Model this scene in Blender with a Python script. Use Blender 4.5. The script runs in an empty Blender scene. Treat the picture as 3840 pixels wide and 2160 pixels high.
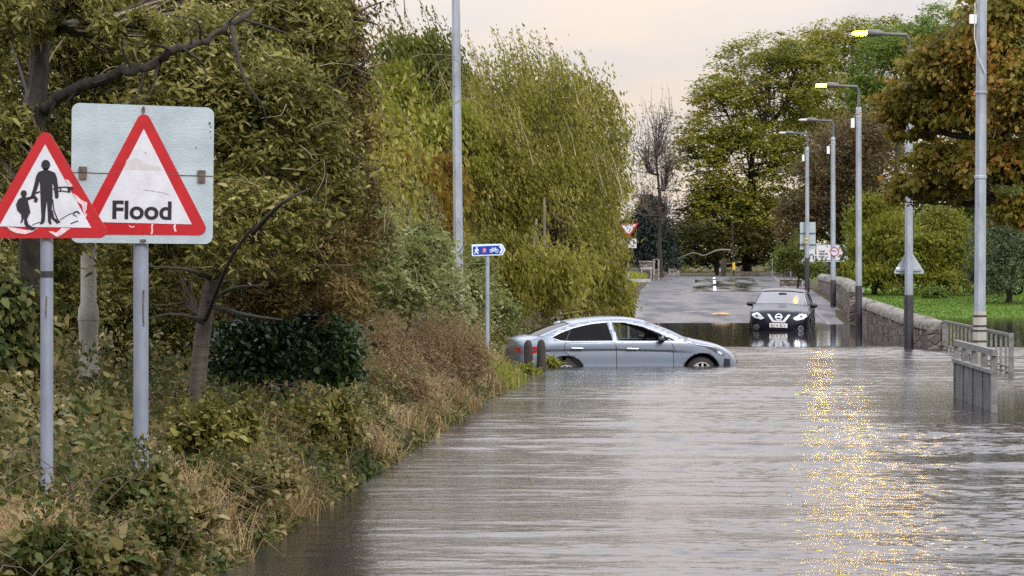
import bpy, math, random
import numpy as np
from mathutils import Vector, Matrix
from mathutils.bvhtree import BVHTree
from mathutils.geometry import delaunay_2d_cdt
R = math.radians
random.seed(7)
rng = np.random.default_rng(11)
SC = bpy.context.scene
COL = SC.collection
# ------------------------------------------------------------------ camera
H, F, CX, HY, K = 2.18, 12800.0, 1920.0, 966.0, 0.0584   # eye height, focal (px of 3840), principal x, horizon y, road bearing
cam = bpy.data.cameras.new('camera')
cam.sensor_width = 36.0
cam.lens = F / 3840 * 36
cam.shift_y = -(1080 - HY) / 3840
cam.clip_start, cam.clip_end = 0.5, 4000
cob = bpy.data.objects.new('camera', cam)
cob.location = (0, 0, H)
cob.rotation_euler = (R(90), 0, 0)
COL.objects.link(cob)
SC.camera = cob
# ------------------------------------------------------------------ light
SUN_EL, SUN_AZ = 32.0, 150.0            # azimuth clockwise from +Y: behind the camera, to the right
SC.view_settings.view_transform = 'Standard'
SC.view_settings.look = 'None'
SC.view_settings.gamma = 1
SC.view_settings.exposure = 0.28
w = bpy.data.worlds.new('World')
SC.world = w
w.use_nodes = True
nt = w.node_tree
nt.nodes.clear()
def wn(t, **kw):
    n = nt.nodes.new(t)
    for k, v in kw.items():
        setattr(n, k, v)
    return n
out = wn('ShaderNodeOutputWorld')
bg = wn('ShaderNodeBackground')
bg.inputs['Strength'].default_value = 0.1
sky = wn('ShaderNodeTexSky', sky_type='NISHITA', sun_disc=False, sun_elevation=R(SUN_EL), sun_rotation=R(SUN_AZ))
tc = wn('ShaderNodeTexCoord')
mp = wn('ShaderNodeMapping')
mp.inputs['Scale'].default_value = (5.5, 2.0, 22.0)
mp.inputs['Location'].default_value = (0.35, 0.0, 0.15)
nz = wn('ShaderNodeTexNoise')
nz.inputs['Scale'].default_value = 1.0
nz.inputs['Detail'].default_value = 4.0
nz.inputs['Roughness'].default_value = 0.5
ramp = wn('ShaderNodeValToRGB')
e = ramp.color_ramp.elements
e[0].position, e[0].color = 0.36, (0.60, 0.585, 0.60, 1)
e[1].position, e[1].color = 0.62, (0.86, 0.70, 0.58, 1)
x = ramp.color_ramp.elements.new(0.50); x.color = (0.74, 0.665, 0.62, 1)
sep = wn('ShaderNodeSeparateXYZ')
mr = wn('ShaderNodeMapRange')
mr.inputs['From Min'].default_value, mr.inputs['From Max'].default_value = 0.05, 0.6
mr.inputs['To Min'].default_value, mr.inputs['To Max'].default_value = 9.4, 33.0
warm = wn('ShaderNodeMapRange')
warm.inputs['From Min'].default_value, warm.inputs['From Max'].default_value = 0.05, 0.45
warm.inputs['To Min'].default_value, warm.inputs['To Max'].default_value = 0.0, 1.0
mixg = wn('ShaderNodeMixRGB')
mixg.inputs[2].default_value = (0.63, 0.635, 0.71, 1)
vm = wn('ShaderNodeVectorMath', operation='SCALE')
mix = wn('ShaderNodeMixRGB')
mix.inputs[0].default_value = 0.93
L = nt.links.new
L(tc.outputs['Generated'], mp.inputs['Vector']); L(mp.outputs[0], nz.inputs['Vector']); L(nz.outputs[0], ramp.inputs[0])
L(tc.outputs['Generated'], sep.inputs[0]); L(sep.outputs[2], mr.inputs[0]); L(sep.outputs[2], warm.inputs[0])
L(warm.outputs[0], mixg.inputs[0]); L(ramp.outputs[0], mixg.inputs[1])
L(mixg.outputs[0], vm.inputs[0]); L(mr.outputs[0], vm.inputs['Scale'])
L(sky.outputs[0], mix.inputs[1]); L(vm.outputs[0], mix.inputs[2]); L(mix.outputs[0], bg.inputs['Color']); L(bg.outputs[0], out.inputs['Surface'])
sl = bpy.data.lights.new('sun', 'SUN')
sl.energy, sl.angle, sl.color = 1.7, R(14), (1.0, 0.94, 0.86)
so = bpy.data.objects.new('sun', sl)
az, el = R(SUN_AZ), R(SUN_EL)
sdir = Vector((math.sin(az) * math.cos(el), math.cos(az) * math.cos(el), math.sin(el)))
so.rotation_euler = sdir.to_track_quat('Z', 'Y').to_euler()
so.location = sdir * 60
COL.objects.link(so)
try:
    SC.cycles.use_denoising = False
    SC.cycles.max_bounces = 6
    SC.cycles.transparent_max_bounces = 12
except Exception:
    pass
# ------------------------------------------------------------------ helpers
def at(px, py, d):
    return Vector(((px - CX) * d / F, d, H - (py - HY) * d / F))
def wat(px, py, z=0.0):
    return at(px, py, F * (H - z) / (py - HY))
def tag(o, label=None, cat=None, group=None, kind=None):
    for k, v in (('label', label), ('category', cat), ('group', group), ('kind', kind)):
        if v:
            o[k] = v
    return o
def empty(name, loc, label=None, cat=None, group=None, rz=0.0):
    o = bpy.data.objects.new(name, None)
    COL.objects.link(o)
    o.location = loc
    o.rotation_euler = (0, 0, rz)
    return tag(o, label, cat, group)
def link(name, me, mat, parent=None, smooth=False):
    o = bpy.data.objects.new(name, me)
    COL.objects.link(o)
    if mat:
        me.materials.append(mat)
    if parent is not None:
        o.parent = parent
    if smooth:
        me.shade_smooth()
    return o
def np_mesh(name, V, idx, per):
    me = bpy.data.meshes.new(name)
    V = np.asarray(V, np.float32); idx = np.asarray(idx, np.int32).ravel()
    nf = len(idx) // per
    me.vertices.add(len(V)); me.vertices.foreach_set('co', V.ravel())
    me.loops.add(len(idx)); me.loops.foreach_set('vertex_index', idx)
    me.polygons.add(nf)
    me.polygons.foreach_set('loop_start', np.arange(nf, dtype=np.int32) * per)
    me.polygons.foreach_set('loop_total', np.full(nf, per, np.int32))
    me.update(calc_edges=True)
    return me
class QM:
    """quad mesh of many tubes"""
    def __init__(s): s.V, s.I, s.n = [], [], 0
    def tube(s, pts, rad, n=5):
        P = np.asarray(pts, float); k = len(P)
        rad = np.broadcast_to(np.asarray(rad, float), (k,))
        T = np.gradient(P, axis=0); T /= np.linalg.norm(T, axis=1)[:, None] + 1e-9
        ref = np.array([0., 0., 1.]) if abs(T[:, 2]).mean() < .8 else np.array([0., 1., 0.])
        A = np.cross(T, ref); A /= np.linalg.norm(A, axis=1)[:, None] + 1e-9
        B = np.cross(A, T)
        th = np.arange(n) * 2 * math.pi / n
        ring = P[:, None] + rad[:, None, None] * (A[:, None] * np.cos(th)[None, :, None] + B[:, None] * np.sin(th)[None, :, None])
        i = np.arange(k - 1)[:, None] * n; j = np.arange(n)[None]; j2 = (j + 1) % n
        q = np.stack([i + j, i + j2, i + n + j2, i + n + j], -1).reshape(-1, 4) + s.n
        s.V.append(ring.reshape(-1, 3)); s.I.append(q); s.n += k * n
    def grid(s, G):
        a, b = G.shape[:2]
        i = np.arange(a - 1)[:, None] * b; j = np.arange(b - 1)[None]
        q = np.stack([i + j, i + j + 1, i + b + j + 1, i + b + j], -1).reshape(-1, 4) + s.n
        s.V.append(G.reshape(-1, 3)); s.I.append(q); s.n += a * b
    def build(s, name, mat, parent=None, smooth=True):
        return link(name, np_mesh(name, np.concatenate(s.V), np.concatenate(s.I), 4), mat, parent, smooth)
class MB:
    """general mesh"""
    def __init__(s): s.v, s.f = [], []
    def add(s, vs, fs):
        n = len(s.v); s.v += [tuple(v) for v in vs]; s.f += [tuple(i + n for i in f) for f in fs]; return s
    def box(s, c, size, rot=None):
        hx, hy, hz = size[0] / 2, size[1] / 2, size[2] / 2
        vs = [Vector((sx * hx, sy * hy, sz * hz)) for sx in (-1, 1) for sy in (-1, 1) for sz in (-1, 1)]
        if rot: vs = [rot @ v for v in vs]
        c = Vector(c)
        return s.add([v + c for v in vs], [(0, 1, 3, 2), (4, 6, 7, 5), (0, 4, 5, 1), (2, 3, 7, 6), (0, 2, 6, 4), (1, 5, 7, 3)])
    def bar(s, a, b, w, h=None):
        a, b = Vector(a), Vector(b); d = b - a
        return s.box((a + b) / 2, (w, h or w, d.length), d.to_track_quat('Z', 'Y').to_matrix())
    def tube(s, pts, rad, n=10, cap=True):
        pts = [Vector(p) for p in pts]; k = len(pts)
        if not hasattr(rad, '__len__'): rad = [rad] * k
        vs = []
        for i, p in enumerate(pts):
            t = (pts[min(i + 1, k - 1)] - pts[max(i - 1, 0)]).normalized()
            ref = Vector((0, 0, 1)) if abs(t.z) < .9 else Vector((0, 1, 0))
            a = t.cross(ref).normalized(); b = a.cross(t)
            vs += [p + rad[i] * (a * math.cos(2 * math.pi * (j + .5) / n) + b * math.sin(2 * math.pi * (j + .5) / n)) for j in range(n)]
        fs = [(i * n + j, i * n + (j + 1) % n, (i + 1) * n + (j + 1) % n, (i + 1) * n + j) for i in range(k - 1) for j in range(n)]
        if cap: fs += [tuple(range(n)), tuple((k - 1) * n + j for j in reversed(range(n)))]
        return s.add(vs, fs)
    def lathe(s, c, prof, n=16):
        c = Vector(c)
        return s.tube([c + Vector((0, 0, z)) for r, z in prof], [r for r, z in prof], n)
    def prism(s, poly, y0, y1):
        n = len(poly)
        return s.add([(u, y0, v) for u, v in poly] + [(u, y1, v) for u, v in poly],
                     [tuple(range(n)), tuple(reversed(range(n, 2 * n)))] + [(i, i + n, (i + 1) % n + n, (i + 1) % n) for i in range(n)])
    def build(s, name, mat, parent=None, smooth=False, bevel=0):
        me = bpy.data.meshes.new(name); me.from_pydata(s.v, [], s.f); me.update()
        o = link(name, me, mat, parent, False)
        if smooth:
            me.shade_smooth()
            try: me.set_sharp_from_angle(angle=R(40))
            except Exception: pass
        if bevel:
            b = o.modifiers.new('bevel', 'BEVEL'); b.width = bevel; b.segments = 2; b.limit_method = 'ANGLE'
        return o
def rpoly(pts, r, n=5):
    o = []; m = len(pts)
    for i in range(m):
        p, a, b = Vector(pts[i]), Vector(pts[i - 1]), Vector(pts[(i + 1) % m])
        u, v = (a - p).normalized(), (b - p).normalized()
        ang = u.angle(v); t = r / math.tan(ang / 2)
        c = p + (u + v).normalized() * (r / math.sin(ang / 2))
        s0, s1 = p + u * t, p + v * t
        a0 = math.atan2(s0.y - c.y, s0.x - c.x); a1 = math.atan2(s1.y - c.y, s1.x - c.x)
        da = (a1 - a0 + math.pi) % (2 * math.pi) - math.pi
        o += [(c.x + r * math.cos(a0 + da * k / n), c.y + r * math.sin(a0 + da * k / n)) for k in range(n + 1)]
    return o
def circ(cx, cy, rx, ry=None, n=20):
    ry = ry or rx
    return [(cx + rx * math.cos(2 * math.pi * i / n), cy + ry * math.sin(2 * math.pi * i / n)) for i in range(n)]
def stroke(pts, w):
    L_, R_ = [], []
    for i, p in enumerate(pts):
        p = Vector(p); t = (Vector(pts[min(i + 1, len(pts) - 1)]) - Vector(pts[max(i - 1, 0)])).normalized()
        nrm = Vector((-t.y, t.x)) * w / 2
        L_.append(tuple(p + nrm)); R_.append(tuple(p - nrm))
    return L_ + R_[::-1]
def text_obj(txt, height, mat, parent, loc, name='lettering', bold=0.0, width=None, thick=.002):
    cu = bpy.data.curves.new('lettering', 'FONT')
    cu.body = txt; cu.size = 1.0; cu.extrude = thick; cu.offset = bold
    t = bpy.data.objects.new('lettering_source', cu); COL.objects.link(t)
    dg = bpy.context.evaluated_depsgraph_get()
    me = bpy.data.meshes.new_from_object(t.evaluated_get(dg))
    bpy.data.objects.remove(t)
    n = len(me.vertices); co = np.empty(n * 3, np.float32); me.vertices.foreach_get('co', co); co = co.reshape(-1, 3)
    cap = 0.72
    lo, hi = co[:, 0].min(), co[:, 0].max()
    sx = height / cap if width is None else width / (hi - lo)
    o2 = np.empty_like(co)
    o2[:, 0] = (co[:, 0] - (lo + hi) / 2) * sx; o2[:, 2] = co[:, 1] * height / cap; o2[:, 1] = -co[:, 2]
    me.vertices.foreach_set('co', o2.ravel()); me.update()
    me.materials.clear()
    o = link(name, me, mat, parent)
    o.location = loc
    return o
# ------------------------------------------------------------------ materials
def M(name, col, rough=.6, metal=0., var=0., scale=6., bump=0., bscale=None, emit=None, estr=0., spec=.5, coat=0., stretch=(1, 1, 1), col2=None):
    m = bpy.data.materials.new(name); m.use_nodes = True
    n = m.node_tree; b = n.nodes['Principled BSDF']
    b.inputs['Base Color'].default_value = (*col, 1); b.inputs['Roughness'].default_value = rough
    b.inputs['Metallic'].default_value = metal; b.inputs['Specular IOR Level'].default_value = spec
    b.inputs['Coat Weight'].default_value = coat
    if emit:
        b.inputs['Emission Color'].default_value = (*emit, 1); b.inputs['Emission Strength'].default_value = estr
    if var or bump or col2:
        t = n.nodes.new('ShaderNodeTexCoord'); mp = n.nodes.new('ShaderNodeMapping'); mp.inputs['Scale'].default_value = stretch
        n.links.new(t.outputs['Object'], mp.inputs['Vector'])
        nz = n.nodes.new('ShaderNodeTexNoise'); nz.inputs['Scale'].default_value = scale; nz.inputs['Detail'].default_value = 5; nz.inputs['Roughness'].default_value = .65
        n.links.new(mp.outputs[0], nz.inputs['Vector'])
        if var or col2:
            rp = n.nodes.new('ShaderNodeValToRGB')
            c1 = tuple(max(0, c * (1 - var)) for c in col); c2 = col2 or tuple(min(1, c * (1 + var)) for c in col)
            rp.color_ramp.elements[0].position = .34; rp.color_ramp.elements[1].position = .66
            rp.color_ramp.elements[0].color = (*c1, 1); rp.color_ramp.elements[1].color = (*c2, 1)
            n.links.new(nz.outputs[0], rp.inputs[0]); n.links.new(rp.outputs[0], b.inputs['Base Color'])
        if bump:
            nb = nz
            if bscale:
                nb = n.nodes.new('ShaderNodeTexNoise'); nb.inputs['Scale'].default_value = bscale; nb.inputs['Detail'].default_value = 4
                n.links.new(mp.outputs[0], nb.inputs['Vector'])
            bp = n.nodes.new('ShaderNodeBump'); bp.inputs['Strength'].default_value = 1; bp.inputs['Distance'].default_value = bump
            n.links.new(nb.outputs[0], bp.inputs['Height']); n.links.new(bp.outputs[0], b.inputs['Normal'])
    return m
GAIN = 1.35
def leafmat(name, cols, trans=.3, rough=.5, scale=.35, spec=.2):
    """leaf colours vary from leaf to leaf and in drifts through the crown"""
    m = bpy.data.materials.new(name); m.use_nodes = True
    n = m.node_tree; b = n.nodes['Principled BSDF']; o = n.nodes['Material Output']
    g = n.nodes.new('ShaderNodeNewGeometry'); t = n.nodes.new('ShaderNodeTexCoord')
    nz = n.nodes.new('ShaderNodeTexNoise'); nz.inputs['Scale'].default_value = scale; nz.inputs['Detail'].default_value = 3
    n.links.new(t.outputs['Object'], nz.inputs['Vector'])
    a = n.nodes.new('ShaderNodeMath'); a.operation = 'MULTIPLY_ADD'; a.inputs[1].default_value = .62
    s = n.nodes.new('ShaderNodeMath'); s.operation = 'MULTIPLY_ADD'; s.inputs[1].default_value = 1.5; s.inputs[2].default_value = -.56
    n.links.new(nz.outputs[0], s.inputs[0]); n.links.new(g.outputs['Random Per Island'], a.inputs[0]); n.links.new(s.outputs[0], a.inputs[2])
    rp = n.nodes.new('ShaderNodeValToRGB'); el = rp.color_ramp.elements
    k = len(cols); cols = [tuple(min(.5, max(.002, (sum(c) / 3 + (v - sum(c) / 3) * 1.10) * GAIN)) for v in c) for c in cols]; trans = min(.55, trans + .1)
    el[0].position = 0; el[0].color = (*cols[0], 1); el[1].position = 1; el[1].color = (*cols[-1], 1)
    for i in range(1, k - 1):
        q = el.new(i / (k - 1)); q.color = (*cols[i], 1)
    n.links.new(a.outputs[0], rp.inputs[0]); n.links.new(rp.outputs[0], b.inputs['Base Color'])
    b.inputs['Roughness'].default_value = rough; b.inputs['Specular IOR Level'].default_value = spec
    tr = n.nodes.new('ShaderNodeBsdfTranslucent'); n.links.new(rp.outputs[0], tr.inputs['Color'])
    mx = n.nodes.new('ShaderNodeMixShader'); mx.inputs[0].default_value = trans
    n.links.new(b.outputs[0], mx.inputs[1]); n.links.new(tr.outputs[0], mx.inputs[2]); n.links.new(mx.outputs[0], o.inputs['Surface'])
    return m
def glassmat(name, tint, fac=.12, rough=.02):
    m = bpy.data.materials.new(name); m.use_nodes = True
    n = m.node_tree; n.nodes.clear()
    o = n.nodes.new('ShaderNodeOutputMaterial'); mx = n.nodes.new('ShaderNodeMixShader')
    t = n.nodes.new('ShaderNodeBsdfTransparent'); t.inputs[0].default_value = (*tint, 1)
    g = n.nodes.new('ShaderNodeBsdfGlossy'); g.inputs['Roughness'].default_value = rough
    lw = n.nodes.new('ShaderNodeFresnel'); lw.inputs[0].default_value = 1.5
    ad = n.nodes.new('ShaderNodeMath'); ad.operation = 'ADD'; ad.inputs[1].default_value = fac; ad.use_clamp = True
    n.links.new(lw.outputs[0], ad.inputs[0]); n.links.new(ad.outputs[0], mx.inputs[0])
    n.links.new(t.outputs[0], mx.inputs[1]); n.links.new(g.outputs[0], mx.inputs[2]); n.links.new(mx.outputs[0], o.inputs[0])
    return m
GALV = M('galvanised_steel', (.29, .325, .375), .45, .35, .28, 3.5, .004, 30, stretch=(1, 1, .35))
POSTG = M('grey_post_paint', (.20, .225, .28), .45, .1, .22, 5, stretch=(1, 1, .3))
RUST = M('rusty_fitting', (.10, .07, .05), .8, 0, .4, 30)
PALEPOST = M('weathered_pale_paint', (.30, .29, .24), .6, 0, .35, 4, .004, 20, stretch=(1, 1, .4))
DARKBASE = M('black_base_paint', (.022, .020, .026), .5, 0, .5, 8, .003, 25)
PLATE = M('weathered_sign_face', (.35, .42, .45), .35, .1, .12, 5, .0025, 70)
SIGNW = M('sign_white', (.52, .53, .57), .35, 0, .10, 7, .0015, 80)
SIGNR = M('sign_red', (.38, .006, .011), .35, 0, .12, 9)
SIGNK = M('sign_black', (.010, .010, .014), .4)
SIGNB = M('sign_blue', (.004, .035, .30), .35, 0, .12, 10)
SIGNBW = M('sign_white_symbol', (.62, .72, .85), .35)
SIGNPINK = M('route_patch_red', (.45, .10, .22), .4)
SCUFF = M('scuffed_white', (.56, .44, .45), .6, 0, .22, 30)
SCUFFG = M('scuffed_grey', (.33, .33, .34), .6, 0, .4, 14)
STAIN = M('dirt_stain', (.46, .445, .45), .5, 0, .08, 20)
SIGNBACK = M('grey_sign_back', (.36, .42, .44), .5, .2, .12, 6)
YELLOW = M('yellow_tag', (.62, .42, .05), .5, 0, .15, 20)
BLACKSTRAP = M('black_strap', (.015, .015, .015), .5)
WOODDK = M('dark_weathered_timber', (.026, .020, .015), .8, 0, .5, 10, .006, 30, stretch=(1, 1, .25))
WOODTAN = M('pale_split_wood', (.50, .33, .18), .7, 0, .3, 14)
CONC = M('weathered_concrete', (.30, .30, .31), .8, 0, .35, 4, .006, 25)
STONE = M('field_stone', (.20, .17, .15), .9, 0, .5, 6, .02, 14)
BARK = M('dark_bark', (.024, .020, .013), .9, 0, .6, 12, .02, 26, stretch=(1, 1, .3))
BARKP = M('pale_bark', (.15, .13, .095), .85, 0, .35, 9, stretch=(1, 1, .3))
BARKC = M('cherry_bark', (.050, .036, .026), .6, 0, .5, 11, .004, 40, stretch=(.4, .4, 2.4))
TWIG = M('pale_twig', (.15, .115, .065), .8, 0, .4, 8)
TWIGB = M('brown_twig', (.085, .055, .038), .8, 0, .4, 8)
WHITEBOX = M('white_box', (.70, .72, .74), .4)
CABLE = M('cable', (.05, .05, .05), .5)
CABLEW = M('pale_cable', (.45, .45, .45), .5)
HOUSING = M('lamp_housing_grey', (.11, .11, .11), .5, .2, .15, 8)
LAMPON = M('sodium_lamp_lit', (.8, .6, .2), .4, emit=(1.0, .50, .0024), estr=170)
LAMPOFF = M('lamp_bowl_clear', (.45, .47, .48), .25)
# ------------------------------------------------------------------ ground
def zroad(y):
    return np.interp(y, [0, 18, 30, 88, 101, 114, 130, 211, 218, 235, 260, 320, 420], [-.35, -.38, -.42, -.42, -.30, 0, .17, .96, .97, .90, .82, .9, 1.2])
def hground(xp, y):
    xp, y = np.broadcast_arrays(np.asarray(xp, float), np.asarray(y, float))
    zr = zroad(y)
    e = np.interp(y, [60, 66, 76, 80], [0, .7, .7, 0])
    u = -3.5 - xp - e
    near = np.interp(u, [-.7, 0, .35, .8, 2, 4, 8, 30], [-.42, 0, .22, .40, .58, .75, 1.0, 1.3])
    near = np.where(u < -.7, zr, near)
    far = zr + np.interp(u, [-.05, .25, 3, 10, 40], [0, .12, .45, .9, 1.6])
    t = np.clip((y - 98) / 22, 0, 1)
    left = near * (1 - t) + far * t
    v = xp - 3.8
    pav = zr + np.interp(v, [-.02, .02], [0, .04])
    field = np.interp(y, [0, 118, 124, 144, 200, 280, 420], [-.40, -.40, 0, .5, .9, 1.3, 1.6])
    tw = np.clip((v - 1.0) / 1.2, 0, 1)
    right = np.where(v < 0, zr, pav * (1 - tw) + field * tw)
    return np.where(xp < 0, np.where(u < -.7, zr, left), right)
def zg(x, y):
    return float(hground(x - K * y, y))
def sheet(name, xs, ys, dz, mat, frame=True):
    xs, ys = np.asarray(xs, float), np.asarray(ys, float)
    XP, Y = np.meshgrid(xs, ys)
    q = QM(); q.grid(np.stack([XP + K * Y, Y, hground(XP, Y) + dz], -1))
    o = q.build(name, mat)
    return tag(o, kind='structure')
def groundmat():
    m = bpy.data.materials.new('soil_and_turf'); m.use_nodes = True
    n = m.node_tree; b = n.nodes['Principled BSDF']; b.inputs['Roughness'].default_value = .95; b.inputs['Specular IOR Level'].default_value = .2
    t = n.nodes.new('ShaderNodeTexCoord')
    nz = n.nodes.new('ShaderNodeTexNoise'); nz.inputs['Scale'].default_value = 1.6; nz.inputs['Detail'].default_value = 8; nz.inputs['Roughness'].default_value = .7
    n.links.new(t.outputs['Object'], nz.inputs['Vector'])
    r1 = n.nodes.new('ShaderNodeValToRGB'); r1.color_ramp.elements[0].color = (.030, .024, .014, 1); r1.color_ramp.elements[1].color = (.085, .070, .030, 1)
    r2 = n.nodes.new('ShaderNodeValToRGB'); r2.color_ramp.elements[0].color = (.048, .095, .010, 1); r2.color_ramp.elements[1].color = (.085, .165, .016, 1)
    r2.color_ramp.elements[0].position = .3; r2.color_ramp.elements[1].position = .7
    s = n.nodes.new('ShaderNodeSeparateXYZ'); n.links.new(t.outputs['Object'], s.inputs[0])
    k = n.nodes.new('ShaderNodeMath'); k.operation = 'MULTIPLY_ADD'; k.inputs[1].default_value = -K; n.links.new(s.outputs[1], k.inputs[0]); n.links.new(s.outputs[0], k.inputs[2])
    mr = n.nodes.new('ShaderNodeMapRange'); mr.inputs[1].default_value = 5.6; mr.inputs[2].default_value = 6.2; n.links.new(k.outputs[0], mr.inputs[0])
    mx = n.nodes.new('ShaderNodeMixRGB'); n.links.new(mr.outputs[0], mx.inputs[0])
    n.links.new(nz.outputs[0], r1.inputs[0]); n.links.new(nz.outputs[0], r2.inputs[0]); n.links.new(r1.outputs[0], mx.inputs[1]); n.links.new(r2.outputs[0], mx.inputs[2])
    n.links.new(mx.outputs[0], b.inputs['Base Color'])
    bp = n.nodes.new('ShaderNodeBump'); bp.inputs['Distance'].default_value = .06; n.links.new(nz.outputs[0], bp.inputs['Height']); n.links.new(bp.outputs[0], b.inputs['Normal'])
    return m
sheet('ground', np.concatenate([[-900, -300, -120, -60], np.arange(-30, -6, 1.5), np.arange(-6, 7, .2), np.arange(7, 40, 1.5), [60, 120, 300, 900]]),
      np.concatenate([[-60, -20], np.arange(0, 130, 1.0), np.arange(130, 300, 2.5), [320, 420, 700, 1200, 2500]]), 0, groundmat())
ASPH = M('wet_asphalt', (.046, .043, .047), .36, 0, .3, 1.2, .003, 60, spec=.22)
def wetness(m, lo, hi, sc):
    n = m.node_tree; b = n.nodes['Principled BSDF']; t = n.nodes.new('ShaderNodeTexCoord'); mp = n.nodes.new('ShaderNodeMapping'); mp.inputs['Scale'].default_value = (1.0, .14, 1)
    nz = n.nodes.new('ShaderNodeTexNoise'); nz.inputs['Scale'].default_value = sc; nz.inputs['Detail'].default_value = 6
    r = n.nodes.new('ShaderNodeMapRange'); r.inputs[1].default_value = .38; r.inputs[2].default_value = .62; r.inputs[3].default_value = lo; r.inputs[4].default_value = hi
    n.links.new(t.outputs['Object'], mp.inputs[0]); n.links.new(mp.outputs[0], nz.inputs['Vector']); n.links.new(nz.outputs[0], r.inputs[0]); n.links.new(r.outputs[0], b.inputs['Roughness'])
wetness(ASPH, .22, .62, .8)
ASPHD = M('wet_patch_asphalt', (.038, .037, .038), .17, 0, .3, 2.5, .0012, 40, spec=.6)
WLINE = M('road_paint_white', (.74, .74, .74), .45, 0, .12, 6)
wetness(ASPHD, .06, .34, 1.1)
sheet('road', np.linspace(-3.5, 3.8, 16), np.concatenate([np.arange(0, 130, 2.0), np.arange(130, 240, 2)]), .004, ASPH)
sheet('pavement', [3.82, 4.3, 4.9], np.arange(84, 212, 2.0), .004, ASPH)
sheet('side_road', np.linspace(-60, 80, 60), np.linspace(226, 234, 5), .006, ASPH)
sheet('road_patch', np.linspace(-.95, 2.55, 8), np.arange(166, 207, 2.0), .012, ASPHD)
WORN = M('worn_road_paint', (.30, .29, .29), .4, 0, .5, 9)
sheet('road_marking', [-.98, -.08], [127.4, 127.9], .012, WORN)
sheet('road_marking', [-.85, -.2], [129.6, 130.0], .012, WORN)
sheet('road_marking', [.10, .25], np.arange(168, 181, 2.0), .020, WLINE)
sheet('road_marking', [.10, .25], np.arange(188, 199, 2.0), .020, WLINE)
sheet('road_marking', [.10, .25], np.arange(204, 211, 2.0), .020, WLINE)
KERB = M('kerb_concrete', (.11, .105, .10), .7, 0, .25, 4, .004, 30)
for sx, wd in ((3.8, .14),):
    ys = np.arange(84, 214, 2.0); q = QM()
    prof = np.array([(-.01, -.1), (-.01, .04), (.02, .05), (wd, .05)])
    G = np.stack([np.stack([sx + p[0] + K * ys, ys, zroad(ys) + p[1]], -1) for p in prof], 1)
    q.grid(G); tag(q.build('kerb', KERB, smooth=False), kind='structure')
# ------------------------------------------------------------------ water
def watermat():
    m = bpy.data.materials.new('flood_water'); m.use_nodes = True
    n = m.node_tree; b = n.nodes['Principled BSDF']
    b.inputs['Base Color'].default_value = (.030, .027, .025, 1); b.inputs['IOR'].default_value = 1.34
    t = n.nodes.new('ShaderNodeTexCoord'); s = n.nodes.new('ShaderNodeSeparateXYZ'); n.links.new(t.outputs['Object'], s.inputs[0])
    wob = n.nodes.new('ShaderNodeTexNoise'); wob.inputs['Scale'].default_value = .35; n.links.new(t.outputs['Object'], wob.inputs['Vector'])
    a = n.nodes.new('ShaderNodeMath'); a.operation = 'MULTIPLY_ADD'; a.inputs[1].default_value = 3.0; n.links.new(wob.outputs[0], a.inputs[0]); n.links.new(s.outputs[1], a.inputs[2])
    mr = n.nodes.new('ShaderNodeMapRange'); mr.inputs[1].default_value = 84.2; mr.inputs[2].default_value = 85.4; mr.inputs[3].default_value = 1; mr.inputs[4].default_value = 0
    n.links.new(a.outputs[0], mr.inputs[0])
    rr = n.nodes.new('ShaderNodeMapRange'); rr.inputs[3].default_value = .035; rr.inputs[4].default_value = .10; n.links.new(mr.outputs[0], rr.inputs[0]); n.links.new(rr.outputs[0], b.inputs['Roughness'])
    mp = n.nodes.new('ShaderNodeMapping'); mp.inputs['Scale'].default_value = (5, 13, 1); n.links.new(t.outputs['Object'], mp.inputs['Vector'])
    n1 = n.nodes.new('ShaderNodeTexNoise'); n1.inputs['Scale'].default_value = 1.3; n1.inputs['Detail'].default_value = 3; n.links.new(mp.outputs[0], n1.inputs['Vector'])
    sm = n.nodes.new('ShaderNodeMath'); sm.operation = 'MULTIPLY_ADD'; sm.inputs[1].default_value = .0085; sm.inputs[2].default_value = .0004; n.links.new(mr.outputs[0], sm.inputs[0])
    hm = n.nodes.new('ShaderNodeMath'); hm.operation = 'MULTIPLY'; n.links.new(n1.outputs[0], hm.inputs[0]); n.links.new(sm.outputs[0], hm.inputs[1])
    bp = n.nodes.new('ShaderNodeBump'); bp.inputs['Distance'].default_value = 1.0; bp.inputs['Strength'].default_value = .8
    n.links.new(hm.outputs[0], bp.inputs['Height']); n.links.new(bp.outputs[0], b.inputs['Normal'])
    return m
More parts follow.
